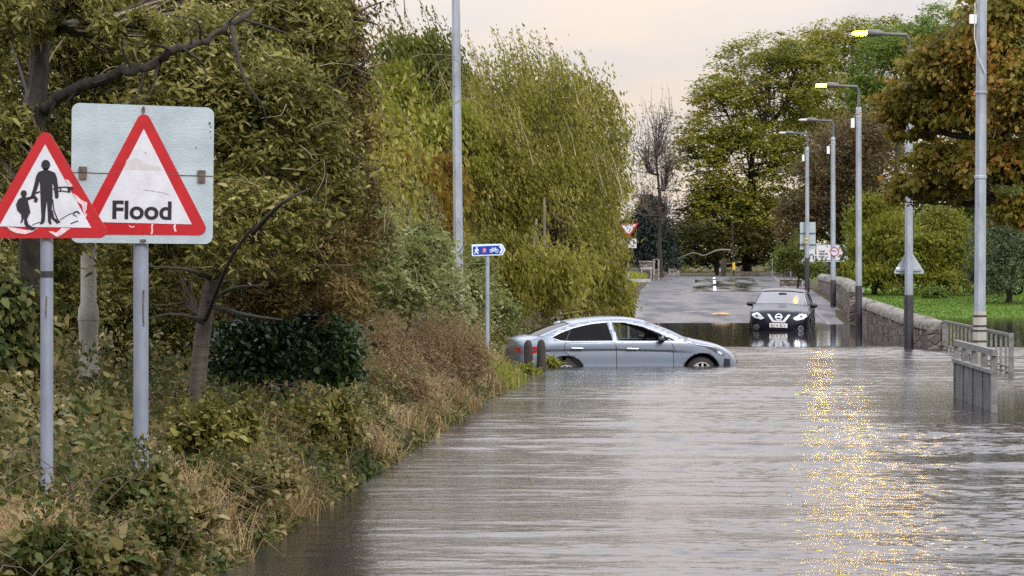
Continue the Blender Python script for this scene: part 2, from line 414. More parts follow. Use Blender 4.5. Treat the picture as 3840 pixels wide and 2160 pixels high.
def build_water():
    ys = [12.0]
    while ys[-1] < 128: ys.append(ys[-1] * 1.0011)
    ys = np.array(ys)
    us = np.linspace(-1, 1, 420)
    Y = np.repeat(ys[:, None], len(us), 1)
    X = np.where(us < 0, us * (.21 * Y + 3), us * (.19 * Y + 5))
    Z = np.zeros_like(X)
    patch = np.ones_like(X)
    r = np.random.default_rng(5)
    for i in range(10):
        kx, ky = r.normal(0, .22), r.normal(0, .38)
        patch += .16 * np.sin(kx * X + ky * Y + r.uniform(0, 6.28))
    for i in range(26):
        yc = 22 * math.exp(r.uniform(0, 1.32)); xc = r.uniform(-.12, .17) * yc; wy, wx = yc * r.uniform(.008, .022), yc * r.uniform(.03, .10)
        patch *= 1 - .75 * np.exp(-((Y - yc - .06 * (X - xc)) / wy) ** 2 - ((X - xc) / wx) ** 2)
    for yc, xc, wy, wx, k in ((46.3, 7.0, 1.1, 3.6, .9), (53.5, 7.6, 3.2, 2.6, .75), (37, 6.2, 1.0, 1.6, .6), (61, 1.5, 1.6, 3.0, .5), (43, 1.0, .8, 2.2, .6), (33, -.4, .8, 1.6, .6), (29, 1.2, .5, 1.8, .6)):
        patch *= 1 - k * np.exp(-((Y - yc) / wy) ** 4 - ((X - xc) / wx) ** 4)
    patch = np.clip(patch, .12, 1.7)
    calm = 1 / (1 + np.exp((Y + .6 * np.sin(X * 1.1) - 83.2) * 3))
    bank = X - K * Y + 3.5
    shore = np.clip(.40 + bank / 3.5, .40, 1)
    amp = patch * (calm * .985 + .015) * shore
    step = np.gradient(ys)[:, None]
    fine = np.clip((bank - 1.0) / 3.5, .15, 1)            # wind ruffles out in the open, longer swells by the bank
    for i in range(130):
        small = i >= 70
        lam = math.exp(r.uniform(math.log(.10), math.log(.30))) if small else math.exp(r.uniform(math.log(.28), math.log(1.7)))
        th = r.normal(0, .75 if small else .30) + .08
        k = 2 * math.pi / lam
        sl_ = .0260 if small else .0095
        res = np.clip((lam / np.maximum(step, .015) - 2.2) / 2, 0, 1)
        Z += (amp * fine if small else amp) * res * (sl_ / k) * np.sin(k * (X * math.sin(th) + Y * math.cos(th)) + r.uniform(0, 6.28))
    q = QM(); q.grid(np.stack([X, Y, Z], -1))
    return tag(q.build('flood_water', watermat()), kind='structure')
build_water()

# ------------------------------------------------------------------ flood sign and pedestrian sign
def px2(pts, cx, cy, sc):
    return [((x - cx) / sc, -(y - cy) / sc) for x, y in pts]
def post(name, base, top, r, mat, parent, n=16, cap=None):
    b = Vector(base)
    return MB().tube([b, (b.x, b.y, top)], r, n).build(name, mat, parent, True)
def flood_sign():
    s = 560.0; d = F / s; c = at(535, 651, d)
    gz = zg(c.x, d)
    t = empty('flood_warning_sign', (c.x, d, gz), 'large square grey folding plate with red triangle reading Flood, on two-bolt post', 'road sign')
    dz = c.z - gz
    P = lambda pts: [(u, v + dz) for u, v in px2(pts, 1292, 727, 1353)]
    post('post', (-.02, .075, -.3), dz + .40, .051, POSTG, t)
    plate = MB().prism(P(rpoly([(650, 84), (1938, 130), (1924, 1366), (640, 1352)], 70)), 0, .022).build('plate', PLATE, t)
    pl = MB().prism(P(stroke([(641, 714), (1932, 750)], 6)), -.006, -.0005).build('fold_line', RUST, plate)
    MB().prism(P(rpoly([(1303, 118), (1905, 1285), (690, 1277)], 62)), -.004, -.0005).build('red_triangle', SIGNR, t)
    MB().prism(P([(1303, 322), (1738, 1187), (868, 1166)]), -.007, -.0041).build('white_panel', SIGNW, t)
    for x in (752, 1826):
        y = 720 if x < 1000 else 754
        hg = MB().prism(P(rpoly([(x - 35, y - 58), (x + 35, y - 56), (x + 35, y - 2), (x - 35, y - 4)], 4)), -.016, -.0005)
        hg.prism(P(rpoly([(x - 33, y + 4), (x + 33, y + 6), (x + 33, y + 58), (x - 33, y + 56)], 4)), -.016, -.0005)
        hg.build('hinge', RUST, t)
    MB().prism(P(circ(1300, 150, 14, 34, 10)), -.014, -.0005).build('latch', RUST, t)
    MB().prism(P(rpoly([(1270, 1322), (1322, 1322), (1322, 1345), (1270, 1345)], 4)), -.012, -.0005).build('latch', RUST, t)
    o = text_obj('Flood', .122, SIGNK, t, (-(1292 - 1286) / 1353, -.008, dz - (1136 - 727) / 1353), bold=.024, width=.395)
    o.rotation_euler = (0, R(1.0), 0)
    for q in (stroke([(1170, 1195), (1182, 1210), (1200, 1212), (1218, 1204)], 9), stroke([(1382, 1182), (1376, 1215), (1380, 1245), (1372, 1276)], 15), stroke([(1588, 1186), (1580, 1210), (1585, 1232), (1594, 1252)], 17)):
        MB().prism(P(q), -.0062, -.0042).build('scuff', SCUFF, t)
    m = MB().prism(P(stroke([(1300, 872), (1400, 888), (1500, 905), (1530, 925)], 9)), -.0078, -.0072).build('scratch', SCUFFG, t)
    MB().prism(P(rpoly([(1150, 600), (1250, 585), (1330, 640), (1440, 655), (1470, 700), (1120, 690)], 8)), -.0076, -.0071).build('stain', STAIN, t)
    for (x, y, r_) in ((1900, 270, 9), (1912, 300, 5), (1905, 345, 5), (1775, 490, 4), (1320, 538, 5), (1912, 400, 4)):
        MB().prism(P(circ(x, y, r_, r_ * 1.3, 8)), -.0085, -.0005 if x > 1700 else -.0071).build('speck', RUST, t)
    MB().bar((-.30, .035, dz + .28), (.30, .035, dz + .27), .045, .03).build('rear_bracket', GALV, t)
    MB().bar((-.30, .035, dz - .28), (.30, .035, dz - .29), .045, .03).build('rear_bracket', GALV, t)
    st = MB().prism(stroke([(.004, dz - .78), (.001, dz - .92), (.005, dz - 1.02)], .010), .0215, .026).build('rust_streak', RUST, t)
flood_sign()
def pedestrian_sign():
    s = 590.0; d = F / s; c = at(170, 651, d); gz = zg(c.x, d)
    t = empty('pedestrian_warning_sign', (c.x, d, gz), 'red triangle warning sign of adult and child, defaced and scuffed, on grey post', 'road sign')
    dz = c.z - gz; sc = 2.4156 * s
    P = lambda pts: [(u, v + dz) for u, v in px2(pts, 410, 727, sc)]
    post('post', (0, .07, -.3), dz - .02, .041, POSTG, t)
    MB().prism(P(rpoly([(410, 290), (1010, 1312), (-190, 1312)], 62)), 0, .015).build('red_triangle', SIGNR, t)
    MB().prism(P([(408, 462), (826, 1218), (-8, 1205)]), -.004, -.0005).build('white_panel', SIGNW, t)
    y0, y1 = -.0075, -.0045
    f = MB().prism(P(circ(415, 648, 40, 46)), y0, y1)
    f.prism(P([(398, 680), (394, 696), (350, 712), (330, 745), (305, 850), (280, 935), (286, 952), (306, 950), (322, 915), (345, 845), (362, 792), (366, 900), (370, 1000), (376, 1110), (372, 1165), (360, 1186), (388, 1184), (406, 1162), (412, 1080), (425, 962), (433, 1080), (436, 1160), (452, 1187), (468, 1184), (462, 1150), (470, 1050), (477, 930), (475, 805), (490, 850), (498, 925), (500, 948), (522, 952), (532, 935), (528, 850), (515, 760), (498, 718), (438, 694), (434, 680)]), y0, y1)
    f.build('adult_symbol', SIGNK, t)
    f = MB().prism(P(circ(216, 908, 28, 31)), y0, y1)
    f.prism(P([(205, 935), (165, 962), (146, 1010), (158, 1062), (192, 1095), (196, 1140), (184, 1178), (203, 1168), (218, 1125), (220, 1180), (240, 1215), (290, 1242), (330, 1225), (285, 1205), (258, 1185), (245, 1140), (262, 1105), (276, 1078), (264, 1020), (252, 972), (300, 950), (292, 932), (238, 942), (226, 935)]), y0, y1)
    f.build('child_symbol', SIGNK, t)
    y0, y1 = -.0070, -.0045
    for q in (stroke([(480, 868), (540, 852), (600, 848), (662, 862)], 12), stroke([(492, 892), (560, 884), (640, 896)], 10), stroke([(545, 850), (552, 890)], 12), stroke([(622, 850), (628, 892)], 24),
              stroke([(300, 930), (330, 960), (318, 985)], 34), stroke([(325, 905), (362, 890)], 14), stroke([(478, 960), (486, 1050), (520, 1140), (545, 1170)], 10), stroke([(466, 1060), (480, 1130), (530, 1175)], 26), stroke([(545, 1145), (600, 1110), (660, 1080)], 6),
              stroke([(288, 1195), (330, 1176), (370, 1166)], 6), stroke([(664, 1100), (676, 1076), (700, 1070), (722, 1090)], 14), stroke([(640, 1180), (690, 1160), (710, 1155)], 9), stroke([(665, 1105), (700, 1112)], 6)):
        MB().prism(P(q), y0, y1).build('black_scrawl', SIGNK, t)
    y0, y1 = -.0042, -.0002
    for q in ([(62, 1208), (110, 1213), (240, 1240), (330, 1222), (345, 1218), (300, 1252), (230, 1275), (150, 1266), (95, 1242)],
              [(560, 1218), (640, 1222), (600, 1250), (545, 1290), (520, 1300), (500, 1290), (440, 1252), (470, 1250), (510, 1262)],
              [(660, 905), (700, 930), (735, 965), (790, 990), (785, 1050), (770, 1080), (790, 1100), (775, 1130), (757, 1085), (740, 1010), (690, 975)],
              [(590, 780), (620, 785), (660, 838), (640, 845), (625, 850)]):
        MB().prism(P(q), y0, y1).build('scuff', SCUFF, t)
    MB().prism(stroke([(.004, dz - .78), (-.002, dz - .92)], .010), .026, .030).build('rust_streak', RUST, t)
    MB().tube([(0, .07, dz - .66), (0, .07, dz - .62)], .044, 16).build('band', BLACKSTRAP, t)
pedestrian_sign()
def blue_sign():
    s = 215.0; d = F / s; c = at(1828, 938, d); gz = zg(c.x, d)
    t = empty('cycle_route_sign', (c.x, d, gz), 'blue arrow fingerpost with walker and bicycle symbols on slim grey post', 'signpost')
    dz = c.z - gz; sc = 13.558 * s
    P = lambda pts: [(u, v + dz) for u, v in px2(pts, 1193, 640, sc)]
    post('post', (0, .05, -.2), dz + .05, .036, GALV, t)
    MB().prism(P(rpoly([(392, 350), (1935, 318), (2115, 610), (1960, 895), (405, 945)], 45)), 0, .02).build('plate', SIGNBW, t)
    MB().prism(P(rpoly([(448, 455), (1890, 398), (2030, 612), (1912, 838), (468, 886)], 25)), -.004, -.0005).build('blue_panel', SIGNB, t)
    y0, y1 = -.008, -.0045
    m = MB().prism(P(circ(650, 525, 42, 42)), y0, y1)
    m.prism(P([(590, 570), (690, 560), (720, 610), (770, 670), (745, 690), (680, 640), (680, 680), (750, 820), (700, 835), (625, 720), (570, 835), (510, 835), (580, 700), (585, 650), (555, 690), (530, 680)]), y0, y1)
    m.build('walker_symbol', SIGNBW, t)
    b = MB()
    for cx in (1395, 1660):
        o, i = circ(cx, 670, 92, 96, 18), circ(cx, 670, 62, 64, 18)
        for k in range(18):
            b.prism(P([o[k], o[(k + 1) % 18], i[(k + 1) % 18], i[k]]), y0, y1)
    for q in ([(1395, 670), (1470, 570), (1600, 560)], [(1470, 570), (1520, 690), (1600, 570)], [(1395, 670), (1520, 690)], [(1600, 520), (1660, 670)], [(1470, 580), (1450, 530)], [(1420, 530), (1490, 522)], [(1575, 515), (1620, 510)]):
        b.prism(P(stroke(q, 34)), y0 - .0006 * len(q), y1)
    b.build('bicycle_symbol', SIGNBW, t)
    MB().prism(P([(1765, 425), (1885, 418), (1995, 615), (1890, 800), (1785, 805), (1890, 615)]), y0, y1).build('arrow_symbol', SIGNBW, t)
    MB().prism(P(rpoly([(945, 535), (1120, 530), (1130, 765), (945, 770)], 20)), y0, y1).build('route_patch', SIGNPINK, t)
    text_obj('7', .045, SIGNBW, t, (-.052, -.0105, dz - .032), bold=.02)
blue_sign()
# ------------------------------------------------------------------ lamp columns
def lamp_column(px, d, label, lit, group='street lamp columns on the right kerb', top=7.55, arm=True, box=True, zb=None, r=.105, dark=1.22, lean=0.0, name='lamp_column'):
    X = (px - CX) * d / F; gz = zg(X, d)
    zb = gz if zb is None else zb
    t = empty(name, (X, d, zb), label, 'lamp post', group)
    t.rotation_euler = (0, R(lean), 0)
    MB().lathe((0, 0, -.2), [(r * 1.12, 0), (r * 1.12, dark + .2), (r * 1.02, dark + .26)], 8).build('base', DARKBASE, t, True)
    MB().lathe((0, 0, 0), [(r, dark + .05), (r * .94, 3.5), (r * .86, top - .80), (r * .80, top - .76)], 8).build('shaft', GALV, t)
    if arm:
        MB().tube([(0, 0, top - 1.0), (0, 0, top - .1), (-.05, 0, top), (-.75, 0, top + .03)], [.05, .047, .045, .034], 10).build('arm', HOUSING, t, True)
        MB().lathe((0, 0, top - .78), [(r * .88, 0), (r * .88, .05), (r * .80, .12), (.055, .15)], 8).build('collar', GALV, t)
        h = MB()
        h.tube([(-.62, 0, top + .035), (-.72, 0, top + .045), (-.95, 0, top + .05), (-1.02, 0, top + .05)], [.05, .085, .09, .07], 10)
        hd = h.build('lamp_head', HOUSING, t, True)
        MB().tube([(-1.02, 0, top + .045), (-1.10, 0, top + .04), (-1.28, 0, top + .035), (-1.36, 0, top + .035)], [.05, .055, .05, .02], 10).build('lamp_bowl', LAMPON if lit else LAMPOFF, t, True)
        if box:
            MB().box((-.19, -.02, top - 1.15), (.11, .10, .30)).build('cable_box', WHITEBOX, t, bevel=.01)
            MB().tube([(-.19, 0, top - 1.02), (-.14, -.05, top - .92), (0, -.11, top - .98), (.09, -.05, top - .90)], .009, 6).tube([(-.11, -.06, top - .86), (0, -.115, top - .86), (.11, -.06, top - .86)], .006, 6).build('cable', CABLEW, t)
    return t, X, zb
def top_at(py, d, zb): return H - (py - HY) * d / F - zb
c1, c1x, c1z = lamp_column(3672, 58.2, 'tall galvanised lamp column nearest the camera, standing in the flood behind the grey barrier', True, top=8.55, box=False, r=.104, dark=.60, lean=.35)
# mossy lower sleeve, bands and wiring of the nearest column
MB().lathe((0, 0, 0), [(.118, .55), (.118, 1.58), (.108, 1.64)], 8).build('sleeve', PALEPOST, c1, True)
for z in (1.12, 1.30, 1.38, 1.55): MB().lathe((0, 0, z), [(.124, 0), (.124, .03)], 8).build('band', DARKBASE, c1)
MB().lathe((0, 0, 3.9), [(.104, 0), (.110, .01), (.110, .05), (.104, .06)], 8).build('joint_ring', GALV, c1)
MB().lathe((0, 0, 5.35), [(.106, 0), (.110, .01), (.110, .04), (.102, .05)], 8).build('joint_ring', GALV, c1)
MB().tube([(-.12, -.06, 6.9), (-.13, -.08, 6.3), (-.06, -.11, 5.95), (.05, -.11, 5.7)], .011, 6).build('cable', CABLEW, c1)
MB().box((-.15, -.02, 6.62), (.12, .1, .16)).build('cable_box', WHITEBOX, c1, bevel=.01)
c2, c2x, c2z = lamp_column(3408, 82.3, 'lamp column with glowing amber lamp and a grey triangular sign back on it', True, zb=0 + (H - (1305 - HY) * 82.3 / F))
c3, c3x, c3z = lamp_column(3220, 107.5, 'lamp column with lit amber lamp directly behind the one bearing a triangular sign', True, zb=H - (1224 - HY) * 107.5 / F)
c4, c4x, c4z = lamp_column(3124, 134.5, 'unlit lamp column in front of the white direction sign', False, zb=H - (1172 - HY) * 134.5 / F)
c5, c5x, c5z = lamp_column(3027, 162, 'farthest lamp column, unlit, bearing a grey rectangular sign back and yellow tag', False, zb=H - (1098 - HY) * 162 / F, dark=1.6)
# left column
def left_column():
    d = 68.5; X = (1722 - CX) * d / F; gz = zg(X, d)
    t = empty('lamp_column', (X, d, gz), 'tall octagonal galvanised lamp column rising from the shrubs left of the blue sign', 'lamp post')
    t.rotation_euler = (0, R(-.55), 0)
    top = top_at(-420, d, gz); hj = top_at(1075, d, gz)
    MB().lathe((0, 0, -.2), [(.118, 0), (.118, hj + .2), (.104, hj + .24), (.092, top * .6), (.085, top)], 8).build('shaft', GALV, t)
    for y in (1070, 1163): MB().lathe((0, 0, top_at(y, d, gz)), [(.126, 0), (.126, .03)], 8).build('strap', BLACKSTRAP, t)
    MB().box((.045, -.112, top_at(1120, d, gz)), (.07, .02, .30)).build('access_door', WHITEBOX, t, bevel=.005)
left_column()
def pale_column():
    d = 33.5; X = (332 - CX) * d / F; gz = zg(X, d)
    t = empty('lamp_column', (X, d, gz), 'pale beige pole half hidden in leaves behind the two sign posts', 'lamp post')
    z = lambda y: top_at(y, d, gz)
    MB().lathe((0, 0, -.1), [(.118, 0), (.118, z(1390) + .1), (.094, z(1370) + .1), (.095, z(1240) + .1), (.104, z(1195) + .1), (.10, z(1160) + .1), (.078, z(1135) + .1), (.074, z(600)), (.066, z(-300))], 14).build('shaft', PALEPOST, t, True)
    MB().lathe((0, 0, z(1200)), [(.108, 0), (.108, .02)], 14).build('band', PALEPOST, t)
pale_column()
# signs carried by the columns: triangular back, rectangular back
def triangle_back():
    d = 82.3; c = at(3412, 990, d)
    t = empty('triangular_sign', (c.x, d + .15, c.z), 'small grey back of a triangular sign strapped to the lamp column with amber lamp', 'road sign')
    w = .355
    MB().prism(rpoly([(0, .40), (w + .04, -.235), (-w - .04, -.235)], .04), 0, .012).build('plate', SIGNBACK, t)
    MB().bar((-.30, -.03, -.15), (.30, -.03, -.15), .03, .045).build('bracket', GALV, t)
    MB().box((-.27, -.004, -.11), (.10, .006, .07)).build('sticker', WHITEBOX, t)
triangle_back()
def rectangular_back():
    d = 162; c = at(3030, 884, d)
    t = empty('rectangular_sign', (c.x, d + .12, c.z), 'grey back of an upright rectangular sign strapped to the farthest lamp column', 'road sign')
    MB().prism(rpoly([(-.37, -.65), (.37, -.65), (.37, .65), (-.37, .65)], .04), 0, .02).build('plate', SIGNBACK, t)
    for z in (.12, -.42): MB().bar((-.36, -.03, z), (.36, -.03, z), .03, .05).build('bracket', HOUSING, t)
    g = at(3024, 901, 161.8)
    t = empty('yellow_tag', g, 'yellow plate with black mark fixed to the farthest lamp column', 'tag')
    MB().prism(rpoly([(-.07, -.12), (.07, -.12), (.07, .12), (-.07, .12)], .015), 0, .01).build('plate', YELLOW, t)
    text_obj('H', .11, SIGNK, t, (0, -.006, -.055), bold=.02)
rectangular_back()
def wire(label, pts, r=.012):
    q = MB(); q.tube([Vector(p) for p in pts], r, 5)
    tag(q.build('overhead_wire', CABLE, None, True), label, 'wire', 'wires slung between the lamp columns')
def sag(a, b, s, n=14):
    return [a.lerp(b, i / n) - Vector((0, 0, 4 * s * (i / n) * (1 - i / n))) for i in range(n + 1)]
p1, p2, p3, p4, p5 = at(3655, 20, 58.2), at(3386, 235, 82.3), at(3203, 430, 107.5), at(3112, 525, 134.5), at(3015, 565, 162)
wire('black wire running up from the triangular-sign column to the nearest lamp column', sag(p1, p2, .12), .010)
wire('wire between the two lit lamp columns, dipping behind the maple leaves', sag(p2, p3, .25), .012)
wire('wire from the second lit column to the column before the direction sign', sag(p3, p4, .25), .012)
wire('far wire joining the two unlit lamp columns', sag(p4, p5, .2), .012)
# ------------------------------------------------------------------ stone walls
def wallstone():
    m = bpy.data.materials.new('rubble_wall'); m.use_nodes = True
    n = m.node_tree; b = n.nodes['Principled BSDF']; b.inputs['Roughness'].default_value = .9
    t = n.nodes.new('ShaderNodeTexCoord'); mp = n.nodes.new('ShaderNodeMapping'); mp.inputs['Scale'].default_value = (1, .75, 1.5)
    n.links.new(t.outputs['Object'], mp.inputs['Vector'])
    v = n.nodes.new('ShaderNodeTexVoronoi'); v.inputs['Scale'].default_value = 3.4; n.links.new(mp.outputs[0], v.inputs['Vector'])
    v2 = n.nodes.new('ShaderNodeTexVoronoi'); v2.feature = 'DISTANCE_TO_EDGE'; v2.inputs['Scale'].default_value = 3.4; n.links.new(mp.outputs[0], v2.inputs['Vector'])
    rp = n.nodes.new('ShaderNodeValToRGB'); rp.color_ramp.elements[0].color = (.055, .045, .036, 1); rp.color_ramp.elements[1].color = (.20, .165, .14, 1)
    sp = n.nodes.new('ShaderNodeSeparateXYZ'); n.links.new(v.outputs['Color'], sp.inputs[0]); n.links.new(sp.outputs[0], rp.inputs[0])
    nz = n.nodes.new('ShaderNodeTexNoise'); nz.inputs['Scale'].default_value = 7; nz.inputs['Detail'].default_value = 6; n.links.new(t.outputs['Object'], nz.inputs['Vector'])
    mx = n.nodes.new('ShaderNodeMixRGB'); mx.blend_type = 'OVERLAY'; mx.inputs[0].default_value = .7; n.links.new(rp.outputs[0], mx.inputs[1]); n.links.new(nz.outputs[0], mx.inputs[2])
    n.links.new(mx.outputs[0], b.inputs['Base Color'])
    cl = n.nodes.new('ShaderNodeMath'); cl.operation = 'MINIMUM'; cl.inputs[1].default_value = .12; n.links.new(v2.outputs[0], cl.inputs[0])
    bp = n.nodes.new('ShaderNodeBump'); bp.inputs['Distance'].default_value = .35; n.links.new(cl.outputs[0], bp.inputs['Height']); n.links.new(bp.outputs[0], b.inputs['Normal'])
    return m
RUBBLE = wallstone()
COPE = M('lichen_coping_stone', (.15, .135, .11), .9, 0, .5, 5, .02, 16, col2=(.27, .26, .22))
def stone_wall(path, tops, label, thick=.42, cope=.24):
    """path: (x, y) points of the centre line, tops: coping-top height at each"""
    P = [Vector(p) for p in path]
    L_ = [0]
    for a, b in zip(P, P[1:]): L_.append(L_[-1] + (b - a).length)
    base = P[0]
    t = empty('stone_wall', (base.x, base.y, 0), label, 'wall', 'rubble walls along the right side')
    S = lambda s: (np.interp(s, L_, [p.x for p in P]), np.interp(s, L_, [p.y for p in P]), np.interp(s, L_, tops))
    ss = np.arange(0, L_[-1] + .01, .3); nzl = 8
    r = np.random.default_rng(3)
    def ring(s):
        x, y, z = S(s); x2, y2, _ = S(min(s + .1, L_[-1])); x1, y1, _ = S(max(s - .1, 0))
        tx, ty = x2 - x1, y2 - y1; l = math.hypot(tx, ty); nx, ny = ty / l, -tx / l
        zt = z - cope; zs = np.linspace(-.55, zt, nzl); o = []
        for z_ in zs: o.append((-1, z_))
        for z_ in zs[::-1]: o.append((1, z_))
        return [(x + nx * sd * (thick / 2 + r.uniform(-.025, .025)) - base.x, y + ny * sd * (thick / 2) - base.y, z_ + r.uniform(-.01, .01)) for sd, z_ in o]
    q = QM(); G = np.array([ring(s) for s in ss]); q.grid(G)
    for k in (0, -1):
        e = G[k]; q.grid(np.stack([e[:nzl], e[nzl:][::-1]], 0))
    q.build('wall_body', RUBBLE, t, False)
    q = QM(); s = 0
    while s < L_[-1]:
        ln = r.uniform(.20, .38); x, y, z = S(s + ln / 2); x2, y2, _ = S(min(s + ln, L_[-1])); x1, y1, _ = S(s)
        dx, dy = x2 - x1, y2 - y1; l = math.hypot(dx, dy) + 1e-6; dx /= l; dy /= l; nx, ny = dy, -dx
        hh = cope * r.uniform(.85, 1.2); tw = thick / 2 + .05 + r.uniform(-.02, .03)
        rows = []
        for k, sc in ((-.5, .0), (-.49, .80), (-.25, 1), (.25, 1), (.49, .80), (.5, .0)):
            row = []
            for a in np.linspace(0, math.pi, 9):
                yy = -math.cos(a) * tw * (.75 + .25 * sc) * (1 if sc else .55); zz = math.sin(a) ** .7 * hh * sc
                row.append((x + dx * k * ln * .97 + nx * yy - base.x, y + dy * k * ln * .97 + ny * yy - base.y, z - cope + zz - .01))
            rows.append(row)
        q.grid(np.array(rows)); s += ln
    q.build('coping', COPE, t, True)
    return t
stone_wall([(10.15, 81.6), (10.30, 88), (11.35, 106.6), (11.75, 115)], [.70, .73, .80, .84], 'nearer low rubble wall with rounded mossy coping beside the sunk lamp columns')
stone_wall([(11.45, 113.6), (13.35, 136), (15.25, 168)], [1.27, 1.34, 1.36], 'farther taller rubble wall with rounded coping behind the black car')
# ------------------------------------------------------------------ railings
def barrier():
    a, b = wat(3582, 1490), wat(3722, 1545)
    t = empty('pedestrian_barrier', (a.x, a.y, 0), 'grey weathered barrier with solid panels below its rails, standing in the water', 'barrier')
    v = (b - a); v.z = 0
    Pt = lambda f, z, o=0: Vector((v.x * f + o, v.y * f, z))
    CB = M('streaked_barrier_panel', (.07, .068, .065), .7, 0, .6, 3.2, .004, 30, stretch=(4, 4, .5), col2=(.17, .17, .165))
    CR = M('barrier_rail', (.14, .14, .135), .6, 0, .35, 5)
    fs = [0, .24, .50, .76, 1.0]
    for f in fs[:4]:
        i = fs.index(f)
        MB().bar(Pt(f + .012, .10), Pt(fs[i + 1] - .012, .09), .03, 1.0).v
    for i in range(4):
        p, q = Pt(fs[i], 0), Pt(fs[i + 1], 0)
        m = MB(); th = .035
        x0, y0, x1, y1 = p.x, p.y, q.x, q.y; z0, z1 = -.4, .55
        m.add([(x0, y0, z0), (x1, y1, z0), (x1, y1, z1), (x0, y0, z1), (x0 + th, y0, z0), (x1 + th, y1, z0), (x1 + th, y1, z1), (x0 + th, y0, z1)],
              [(0, 1, 2, 3), (5, 4, 7, 6), (3, 2, 6, 7), (0, 3, 7, 4), (1, 5, 6, 2), (0, 4, 5, 1)])
        m.build('infill_panel', CB, t)
    for f in fs: MB().box(Pt(f, .20, .02), (.09, .09, 1.22)).build('post', CR, t)
    MB().bar(Pt(-.03, .85, .02), Pt(1.03, .84, .02), .07, .09).build('top_rail', CR, t)
    MB().bar(Pt(-.01, .58, .0), Pt(1.01, .57, .0), .10, .05).build('middle_rail', CR, t)
barrier()
def railing():
    a, b = wat(3540, 1308), wat(3792, 1400)
    t = empty('metal_railing', (a.x, a.y, 0), 'long thin metal railing running from the wall end into the water', 'railing')
    v = b - a
    RM = M('grey_railing_paint', (.15, .15, .145), .55, .2, .4, 8)
    Pt = lambda f, z: Vector((v.x * f, v.y * f, z))
    n = 16
    MB().bar(Pt(0, .66), Pt(1, .72), .05).build('top_rail', RM, t)
    MB().bar(Pt(0, .08), Pt(1, .10), .04).build('bottom_rail', RM, t)
    for i in range(n + 1):
        f = i / n
        big = i in (0, 8, 16)
        MB().bar(Pt(f, -.4), Pt(f, .66 + .06 * f + (.04 if i == 16 else -.02)), .09 if big else .045).build('post' if big else 'baluster', RM, t)
railing()
# ------------------------------------------------------------------ bollards
BOLL = [(1912, 206, 'nearest and leftmost dark timber bollard with rounded top by the reeds'), (1983, 194, 'middle one of three round-topped timber bollards, in front of the tail lamp'), (2030, 193, 'timber bollard farthest from the camera, against the rear wing of the silver car')]
b0 = None
for px, s, lab in BOLL:
    d = F / s; X = (px - CX) / s; zb = zg(X, d)
    if b0 is None:
        b0 = MB().lathe((0, 0, -.35), [(.092, 0), (.09, .35), (.088, .55), (.082, .82), (.070, .90), (.045, .945), (.012, .96)], 16).build('timber_bollard', WOODDK, None, True)
        o = b0
    else:
        o = b0.copy(); COL.objects.link(o)
    o.location = (X, d, -.02); o.rotation_euler = (R(random.uniform(-2, 2)), R(random.uniform(-2, 2)), random.uniform(0, 6))
    tag(o, lab, 'bollard', 'timber bollards at the road edge')
# ------------------------------------------------------------------ far junction
def direction_sign():
    d = 176; t = empty('direction_sign', at(3085, 1040, d), 'wide white direction sign with black arrow end reading Largs Kilbirnie A760', 'road sign')
    o = t.location; s = F / d
    P = lambda pts: [((x - 3085) / s, -(y - 1040) / s) for x, y in pts]
    for x in (3010, 3100): MB().bar(((x - 3085) / s, .12, -1), ((x - 3085) / s, .12, 125 / s), .08).build('support', GALV, t)
    MB().prism(P(rpoly([(2990, 913), (3056, 913), (3056, 981), (2990, 981)], 4)), 0, .04).build('left_panel', SIGNW, t)
    MB().prism(P(rpoly([(3062, 913), (3178, 919), (3178, 975), (3160, 981), (3062, 981)], 4)), 0, .04).build('right_panel', SIGNW, t)
    for y in (917, 977): MB().prism(P(stroke([(3066, y), (3146, y)], 2)), -.01, -.001).build('border', SIGNK, t)
    MB().prism(P([(3146, 918), (3160, 918), (3176, 947), (3160, 978), (3146, 978), (3161, 947)]), -.012, -.001).build('chevron', SIGNK, t)
    for i, w_ in enumerate(('Largs', 'Kilbirnie', 'A760')):
        text_obj(w_, .097, SIGNK, t, P([((3083, 3087.5, 3081)[i], 944 + i * 10.5)])[0][:1] + (-.012,) + P([(0, 944 + i * 10.5)])[0][1:], bold=.015, thick=.004)
    MB().prism(P(stroke([(3098, 974), (3096, 968), (3104, 962)], 3)), -.012, -.001).build('route_arrow', SIGNK, t)
    MB().prism(P([(3098, 924), (3104, 922), (3103, 928)]), -.012, -.001).build('route_arrow', SIGNK, t)
    MB().prism(P(stroke([(3036, 972), (3037, 958), (3044, 952), (3050, 960), (3050, 974)], 4)), -.012, -.001).build('junction_symbol', SIGNK, t)
direction_sign()
def roundel():
    d = 134.1; c = at(3127, 944, d); s = F / d
    t = empty('round_sign', (c.x + .05, d + .25, c.z), 'small round red-ringed sign half hidden behind the column before the direction sign', 'road sign')
    n = 24; o, i = circ(0, 0, .185, n=n), circ(0, 0, .145, n=n); m = MB()
    for k in range(n): m.prism([o[k], o[(k + 1) % n], i[(k + 1) % n], i[k]], -.006, .01)
    m.build('red_ring', SIGNR, t)
    MB().prism(i, 0, .008).build('face', SIGNW, t)
    MB().bar((-.22, .03, .06), (.1, -.1, .06), .03).build('bracket', GALV, t)
roundel()
